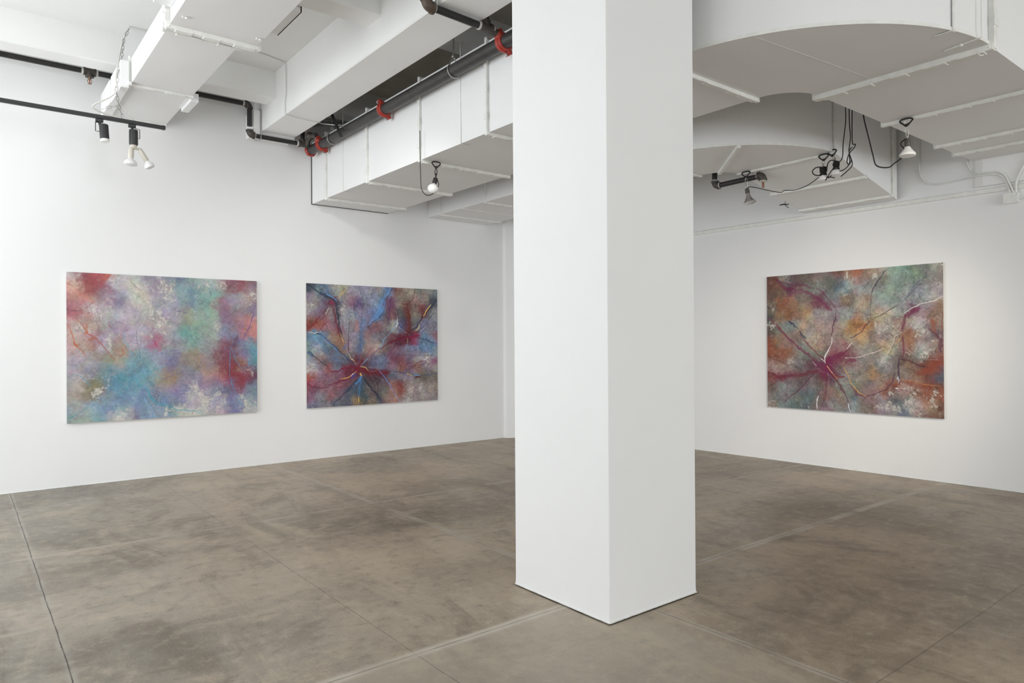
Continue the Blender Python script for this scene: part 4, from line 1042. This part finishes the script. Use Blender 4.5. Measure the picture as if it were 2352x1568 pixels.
tag(build(g, 'pipe_brace', MBLK), 'black bar in the dark gap between beam and duct, behind the slanting brace', 'brace')

# ------------------------------------------------------------ track lighting
TZ, TY = 3.70, 7.70
tk = thing('lighting_track', (0.0, TY, TZ), 'long black lighting track hung in front of the left wall', 'lighting track')
g = G().box((XN+0.4, TY-0.018, TZ-0.018), (1.625, TY+0.018, TZ+0.018), 0.003); build(g, 'track_rail', MBLK, tk)
g = G().box((1.60, TY-0.020, TZ-0.020), (1.632, TY+0.020, TZ+0.020), 0.003); build(g, 'end_cap', MBLK, tk)
def track_can(x, label):
    r_ = thing('track_light', (x, TY, TZ-0.2), label, 'track light')
    g = G().box((x-0.035, TY-0.018, TZ-0.052), (x+0.03, TY+0.018, TZ-0.019), 0.004).cyl((x, TY, TZ-0.05), (x, TY, TZ-0.075), 0.012, 12)
    build(g, 'track_adapter', MBLK, r_)
    return r_
t1 = track_can(1.055, 'black track light with short cylinder head, left of the pair on the track')
g = G().lathe([(0, 0.036), (0.004, 0.040), (0.135, 0.040), (0.145, 0.037)], (1.085, TY-0.02, TZ-0.075), (0.05, -0.1, -1), 24); build(g, 'lamp_head', MBLK, t1, smooth=True)
g = G().lathe([(0, 0.040), (0.012, 0.041), (0.024, 0.034)], (1.093, TY-0.034, TZ-0.218), (0.05, -0.1, -1), 24); build(g, 'bulb_rim', MBULB, t1, smooth=True)
g = G().tube([(1.02, TY, TZ-0.055), (1.02, TY, TZ-0.14), (1.05, TY, TZ-0.14)], 0.004, 6).tube([(1.02, TY, TZ-0.055), (1.06, TY, TZ-0.055)], 0.004, 6); build(g, 'bracket', MBLK, t1)
t2 = track_can(1.335, 'black track light holding two white reflector bulbs, right of the pair on the track')
g = G().lathe([(0, 0.036), (0.004, 0.040), (0.14, 0.040), (0.15, 0.036)], (1.345, TY, TZ-0.072), (0, 0, -1), 24); build(g, 'lamp_head', MBLK, t2, smooth=True)
g = G().tube([(1.36, TY, TZ-0.055), (1.40, TY, TZ-0.06), (1.40, TY, TZ-0.15), (1.37, TY, TZ-0.15)], 0.004, 6); build(g, 'bracket', MBLK, t2)
g = G().lathe([(0, 0.03), (0.02, 0.03), (0.03, 0.025)], (1.345, TY, TZ-0.222), (0, 0, -1), 16).box((1.31, TY-0.02, TZ-0.262), (1.42, TY+0.02, TZ-0.244), 0.008)
build(g, 'twin_socket', MBEI, t2)
g = G().lathe([(0, 0.022), (0.02, 0.026), (0.09, 0.026), (0.10, 0.022)], (1.325, TY, TZ-0.255), (-0.05, 0, -1), 18)
b_ = build(g, 'socket', MBEI, t2, smooth=True)
g = G().lathe([(0, 0.022), (0.012, 0.03), (0.03, 0.052), (0.05, 0.060), (0.062, 0.060), (0.068, 0.05)], (1.32, TY, TZ-0.355), (-0.05, 0, -1), 24)
build(g, 'reflector_bulb', MBULB, t2, smooth=True)
g = G().lathe([(0, 0.020), (0.02, 0.024), (0.115, 0.024), (0.125, 0.018)], (1.40, TY, TZ-0.26), (0.5, -0.1, -0.86), 18)
build(g, 'socket', MBEI, t2, smooth=True)
g = G().lathe([(0, 0.018), (0.015, 0.026), (0.03, 0.040), (0.05, 0.047), (0.066, 0.044), (0.072, 0.03)], (1.462, TY-0.013, TZ-0.365), (0.4, -0.1, -0.9), 24)
build(g, 'reflector_bulb', MBULB, t2, smooth=True)
# chain and white feed cable holding up the track
def chain(g, pts, L=0.05, r=0.0028, w=0.011):
    pts = [Vector(p) for p in pts]; seg = []; tot = 0
    for a, b in zip(pts[:-1], pts[1:]): seg.append((a, b, (b-a).length)); tot += (b-a).length
    n = int(tot/(L*0.86)); k = 0
    for i in range(n):
        s_ = (i+0.5)*tot/n
        for a, b, l in seg:
            if s_ <= l: c = a.lerp(b, s_/l); d = (b-a)/l; break
            s_ -= l
        u = d.orthogonal().normalized(); v = d.cross(u); side = (u*math.cos(0.6)+v*math.sin(0.6)) if i % 2 else (v*math.cos(0.6)-u*math.sin(0.6))
        lp = []
        for q in range(12):
            a_ = 2*PI*q/12; h = L/2-w; lp.append(c+d*(math.cos(a_)*w+(h if math.cos(a_) > 0 else -h))+side*math.sin(a_)*w)
        g.tube(lp, r, 5, closed=True)
g = G(); chain(g, [(1.32, TY+0.02, CZ-0.01), (1.27, TY+0.02, 4.52), (1.225, TY-0.10, 4.25), (1.185, TY-0.17, 4.10)])
chain(g, [(1.185, TY-0.17, 4.10), (1.17, TY-0.17, 3.93), (1.22, TY-0.03, 3.80), (1.26, TY, TZ+0.02)])
chain(g, [(1.26, TY, TZ+0.02), (1.20, TY-0.02, 3.83), (1.13, TY-0.03, 3.80), (1.07, TY-0.02, 3.77)])
tag(build(g, 'hanging_chain', MGV), 'thin steel chain looped down from the ceiling to the lighting track', 'chain')
g = G().tube(spline([(1.31, TY+0.05, CZ-0.01), (1.25, TY, 4.46), (1.19, TY-0.15, 4.2), (1.16, TY-0.22, 4.02), (1.175, TY-0.2, 3.93), (1.12, TY-0.12, 3.87), (1.01, TY-0.05, 3.80), (1.0, TY-0.03, 3.765), (1.10, TY, 3.74), (1.24, TY, TZ+0.018)]), 0.007, 8)
tag(build(g, 'feed_cable', MWC, None, True), 'white power cable drooping beside the duct end to the lighting track', 'cable')
g = G().tube(spline([(1.31, TY, CZ-0.012), (1.45, TY-0.01, CZ-0.02), (1.50, TY, CZ-0.015), (1.60, TY+0.0, CZ-0.012)]), 0.006, 6)
tag(build(g, 'ceiling_cable', MWC, None, True), 'short white cable running on the ceiling behind the left duct', 'cable')
g = G().tube(spline([(1.20, TY-0.05, 3.86), (1.28, TY-0.03, 3.79), (1.36, TY, TZ+0.018)]), 0.004, 6)
tag(build(g, 'tie_wire', MWC, None, True), 'thin white tie wire slanting to the right end of the lighting track', 'wire')
# thin cable wrapped around the beam
g = G().tube(spline([(1.9, 7.55, CZ-0.006), (2.3, 7.50, CZ-0.02), (2.6, 7.56, CZ-0.006), (2.85, 7.63, CZ-0.01)])+[Vector((2.852, 7.63, 4.3)), Vector((2.850, 7.66, 4.2))]+spline([(2.853, 7.66, 4.076), (3.04, 7.69, 4.070), (3.29, 7.73, 4.079), (3.36, 7.80, 4.10), (3.45, 7.60, 4.05), (3.50, 7.50, 4.035)]), 0.0045, 6)
tag(build(g, 'wrapped_cable', MWC, None, True), 'thin grey-white cable wrapped down the beam and under it near the wall', 'cable')

# ------------------------------------------------------------ clamp lamps with cords
def clamp_lamp(top, ydir, lamp, tilt, kind, label, cord, scale=1.0, strand=0.11, bundle=False, dark=False, cord_r=0.0055):
    """top: the bar point the spring clamp grips; lamp: socket centre"""
    top = Vector(top); lamp = Vector(lamp); tilt = Vector(tilt).normalized(); h = Vector(ydir).normalized()
    r_ = thing('clamp_lamp', tuple(lamp), label, 'clamp lamp', 'lamps clamped to the duct flanges')
    z = Vector((0, 0, 1)); w_ = 0.050*scale
    g = G(); tri = [top-h*w_+z*0.010, top-h*w_*0.6+z*0.026, top+h*w_*0.6+z*0.028, top+h*w_+z*0.013, top+h*0.35*w_-z*0.020, top-z*0.034, top-h*0.4*w_-z*0.020]
    q = spline([*tri, tri[0]], 4)[:-1]; off = (h.cross(z)*0.038 if h.x > 0.9 else h.cross(z)*-0.038)
    g.tube([p+off for p in q], 0.0065*scale, 8, closed=True)
    g.ball(top-z*0.026+off, 0.013*scale, 8)
    g.cyl(top-z*0.026+off, top-z*0.004, 0.006, 6)
    build(g, 'spring_clamp', MCORD, r_, smooth=True)
    b0 = top-z*0.03+off; b1 = lamp-tilt*0.045
    g = G(); d_ = b1-b0
    for s_ in (-1, 1): g.tube(spline([b0, b0+d_*0.3+h*0.012*s_, b0+d_*0.6+h*0.010*s_, b1], 4), 0.0026 if not dark else 0.0042, 6)
    g.ball(b0+d_*0.62, 0.009, 8)
    build(g, 'hanger_wire', MCORD if dark else MGV, r_, smooth=True)
    g = G().lathe([(0, 0.012), (0.006, 0.022), (0.05, 0.024), (0.062, 0.020), (0.072, 0.018)], lamp-tilt*0.045, tilt, 18)
    if bundle:
        random.seed(int(lamp.y*100))
        u = tilt.orthogonal().normalized(); v = tilt.cross(u)
        for k in range(7):
            c = lamp-tilt*0.035+tilt*0.012*k; rr = 0.026+random.uniform(-0.003, 0.005)
            g.tube([c+(u*math.cos(a)+v*math.sin(a))*rr+tilt*random.uniform(-0.006, 0.006) for a in [2*PI*j/12 for j in range(12)]], 0.0055, 6, closed=True)
    sk = build(g, 'socket', MCORD if (bundle or dark) else MFT, r_, smooth=True)
    o_ = lamp+tilt*0.025
    if kind == 'par':
        pr = [(0, 0.020), (0.012, 0.026), (0.022, 0.032), (0.045, 0.050), (0.058, 0.0595), (0.066, 0.061), (0.074, 0.058), (0.079, 0.04)]; mt = MBULB
    elif kind == 'round':
        pr = [(0, 0.018), (0.012, 0.028), (0.028, 0.046), (0.048, 0.055), (0.07, 0.052), (0.088, 0.038), (0.098, 0.018), (0.100, 0.004)]; mt = MBULB
    elif kind == 'small':
        pr = [(0, 0.016), (0.012, 0.022), (0.03, 0.038), (0.05, 0.047), (0.062, 0.046), (0.070, 0.035), (0.074, 0.015)]; mt = MBULB
    else:
        pr = [(-0.01, 0.022), (0.01, 0.023), (0.03, 0.028), (0.06, 0.045), (0.09, 0.066), (0.094, 0.068), (0.092, 0.062), (0.06, 0.040), (0.055, 0.002)]; mt = MSIL
    g = G().lathe(pr, o_, tilt, 28); bl = build(g, 'reflector_shade' if kind == 'shade' else 'bulb', mt, r_, smooth=True)
    bl['label'] = 'silver reflector shade' if kind == 'shade' else 'white frosted bulb'
    for c in cord:
        g = G().tube(spline(c, 5), cord_r, 8); build(g, 'cord', MCORD, r_, smooth=True)
    return r_
HX, HY = (1, 0, 0), (0, 1, 0)
clamp_lamp((3.745, 5.975, 3.295), HX, (3.73, 5.94, 3.12), (-0.35, -0.1, -0.93), 'round',
           'lamp with round white bulb on a black loop, clamped left of the pillar',
           [[(3.555, 5.93, 3.60), (3.555, 5.93, 3.40), (3.56, 5.93, 3.15), (3.57, 5.93, 3.03), (3.62, 5.93, 2.975), (3.69, 5.93, 2.99), (3.75, 5.93, 3.05), (3.77, 5.93, 3.10), (3.755, 5.93, 3.14)]], dark=True, cord_r=0.004)
clamp_lamp((6.13, 2.46, 3.295), HY, (6.10, 2.455, 3.115), (-0.05, -0.02, -1), 'par',
           'lamp with flared white bulb and a long drooping black cord, nearest the right wall conduit',
           [[(6.20, 2.88, 3.60), (6.20, 2.86, 3.50), (6.17, 2.83, 3.40), (6.16, 2.79, 3.24), (6.15, 2.755, 3.10), (6.15, 2.725, 3.0), (6.15, 2.63, 2.965), (6.15, 2.58, 2.99), (6.14, 2.52, 3.02), (6.11, 2.48, 3.07), (6.08, 2.50, 3.12), (6.10, 2.48, 3.155), (6.10, 2.46, 3.16)]])
clamp_lamp((6.70, 3.455, 3.31), HY, (6.65, 3.455, 3.17), (0, -0.03, -1), 'small',
           'lamp with its black cord wound round the socket, left of the clustered pair',
           [[(6.65, 3.40, 3.10), (6.65, 3.47, 3.13), (6.65, 3.54, 3.15), (6.65, 3.565, 3.19), (6.65, 3.53, 3.22), (6.65, 3.47, 3.215)],
            [(6.65, 3.42, 3.16), (6.65, 3.41, 3.23), (6.65, 3.38, 3.26), (6.65, 3.34, 3.25), (6.65, 3.31, 3.21)]], bundle=True)
clamp_lamp((6.70, 3.36, 3.335), (0.25, 1, 0), (6.65, 3.325, 3.20), (0, 0.0, -1), 'small',
           'lamp hung from crossing black cords, right of the clustered pair',
           [[(6.64, 3.21, 3.9), (6.64, 3.225, 3.77), (6.64, 3.225, 3.60), (6.64, 3.25, 3.40), (6.64, 3.26, 3.26), (6.64, 3.31, 3.21)],
            [(6.64, 3.19, 3.9), (6.64, 3.19, 3.60), (6.64, 3.18, 3.44), (6.64, 3.195, 3.32), (6.64, 3.19, 3.20), (6.64, 3.24, 3.145), (6.64, 3.33, 3.13), (6.64, 3.40, 3.09)],
            [(6.63, 3.155, 3.9), (6.63, 3.16, 3.50), (6.63, 3.155, 3.37), (6.63, 3.13, 3.36), (6.63, 3.14, 3.33), (6.63, 3.19, 3.28), (6.63, 3.21, 3.21), (6.63, 3.19, 3.18), (6.63, 3.17, 3.22), (6.63, 3.19, 3.30), (6.63, 3.16, 3.34)],
            [(6.63, 3.18, 3.26), (6.63, 3.16, 3.17), (6.63, 3.21, 3.12), (6.63, 3.27, 3.08)],
            [(6.63, 3.33, 3.19), (6.63, 3.38, 3.13), (6.63, 3.42, 3.07), (6.63, 3.40, 3.10), (6.63, 3.33, 3.08)]], bundle=True, cord_r=0.0048)
clamp_lamp((6.70, 4.32, 3.31), HY, (6.66, 4.30, 3.11), (0.0, -0.22, -0.97), 'shade',
           'lamp with silver reflector shade hanging behind the short black sprinkler pipe',
           [[(6.66, 4.32, 3.15), (6.66, 4.27, 3.165), (6.66, 4.19, 3.14), (6.67, 3.94, 3.05), (6.66, 3.87, 3.055), (6.65, 3.75, 3.04), (6.65, 3.62, 3.06), (6.65, 3.50, 3.12)]], cord_r=0.004)
# dark twist of wire dangling under the sloping duct end
g = G().tube(spline([(7.68, 4.50, 3.135), (7.71, 4.48, 3.14), (7.74, 4.49, 3.13), (7.78, 4.47, 3.10)], 4), 0.004, 6).tube(spline([(7.68, 4.53, 3.13), (7.71, 4.49, 3.135), (7.73, 4.44, 3.13)], 4), 0.006, 6).cyl((7.72, 4.48, 3.12), (7.72, 4.48, 3.19), 0.003, 6)
tag(build(g, 'wire_twist', MCORD), 'small dark twist of wire under the sloping far duct end', 'wire')
g = G().cyl((5.0, 1.60, 3.31), (5.0, 1.59, 3.285), 0.004, 6).tube(spline([(5.0, 1.59, 3.285), (5.005, 1.578, 3.278), (5.01, 1.568, 3.282)], 4), 0.0045, 6)
tag(build(g, 'wire_hook', MWC), 'small white hook under the large flange of the near duct elbow', 'hook')

# ------------------------------------------------------------ conduit and box on the right wall
def onwall(y, z, d=0.012): return (XR(y)-d, y, z)
g = G().tube(spline([onwall(3.155, 3.90), onwall(3.156, 3.60), onwall(3.156, 3.40), onwall(3.14, 3.28), onwall(3.08, 3.19), onwall(2.98, 3.158), onwall(2.9, 3.155), onwall(2.75, 3.165), onwall(2.63, 3.172, 0.04), onwall(2.5, 3.165, 0.05), onwall(2.42, 3.15, 0.05), onwall(2.36, 3.08, 0.045), onwall(2.33, 2.955, 0.03)]), 0.008, 8)
tag(build(g, 'electrical_conduit', MF, None, True), 'thin white conduit looping down the right wall left of the box, outer of the two', 'conduit')
g = G().tube(spline([onwall(2.705, 3.60), onwall(2.703, 3.40), onwall(2.70, 3.32), onwall(2.66, 3.23), onwall(2.60, 3.195, 0.05), onwall(2.5, 3.19, 0.05), onwall(2.43, 3.185, 0.05), onwall(2.37, 3.14, 0.05), onwall(2.33, 3.05, 0.05), onwall(2.30, 2.955, 0.03)]), 0.008, 8)
tag(build(g, 'electrical_conduit', MF, None, True), 'thin white conduit dropping from the near duct end to the box, inner of the two', 'conduit')
g = G().tube(spline([onwall(2.0, 3.5, 0.03), onwall(2.12, 3.35, 0.045), onwall(2.22, 3.18, 0.05), onwall(2.27, 3.06, 0.05), onwall(2.28, 2.955, 0.03)]), 0.010, 8)
tag(build(g, 'electrical_conduit', MF, None, True), 'white conduit rising right from the box to the photo edge', 'conduit')
g = G().tube([onwall(2.27, 2.895, 0.02), onwall(2.1, 2.897, 0.02), onwall(1.2, 2.90, 0.02)], 0.011, 8)
tag(build(g, 'electrical_conduit', MF, None, True), 'short straight white conduit leaving the right side of the box', 'conduit')
jb = thing('junction_box', (XR(2.32), 2.32, 2.85), 'white square junction box high on the right wall', 'junction box')
g = G(); th = -0.0345
def wbox(y0, y1, z0, z1, d0, d1):
    vs = [(XR(y)-d, y, z) for d in (d0, d1) for y, z in ((y0, z0), (y1, z0), (y1, z1), (y0, z1))]
    g.add(vs, [(3, 2, 1, 0), (4, 5, 6, 7), (0, 1, 5, 4), (1, 2, 6, 5), (2, 3, 7, 6), (3, 0, 4, 7)])
wbox(2.262, 2.378, 2.853, 2.947, 0.0, 0.045); build(g, 'box_body', MF, jb)
g = G(); wbox(2.258, 2.382, 2.849, 2.951, 0.045, 0.050); build(g, 'cover_plate', MF, jb)
for y, z in ((2.27, 2.94), (2.37, 2.86)): build(G().cyl((XR(y)-0.05, y, z), (XR(y)-0.053, y, z), 0.004, 8), 'screw', MGV, jb)

# assumed bare spot lights out of view aimed at the paintings
SPOT_W = (370, 14, 175)
spot('assumed_spot', (4.2, 0.6, 3.10), (8.1, 4.15, 1.10), SPOT_W[0], 45, 1.0, (1.0, 0.91, 0.80), 0.30)
spot('assumed_spot', (0.6, 4.2, 4.0), (1.9, 8.75, 1.5), SPOT_W[1], 88, 1.0, (1.0, 0.985, 0.96), 0.10)
spot('assumed_spot', (2.3, 4.2, 3.84), (3.6, 8.75, 0.8), SPOT_W[2], 72, 1.0, (1.0, 0.985, 0.96), 0.10)
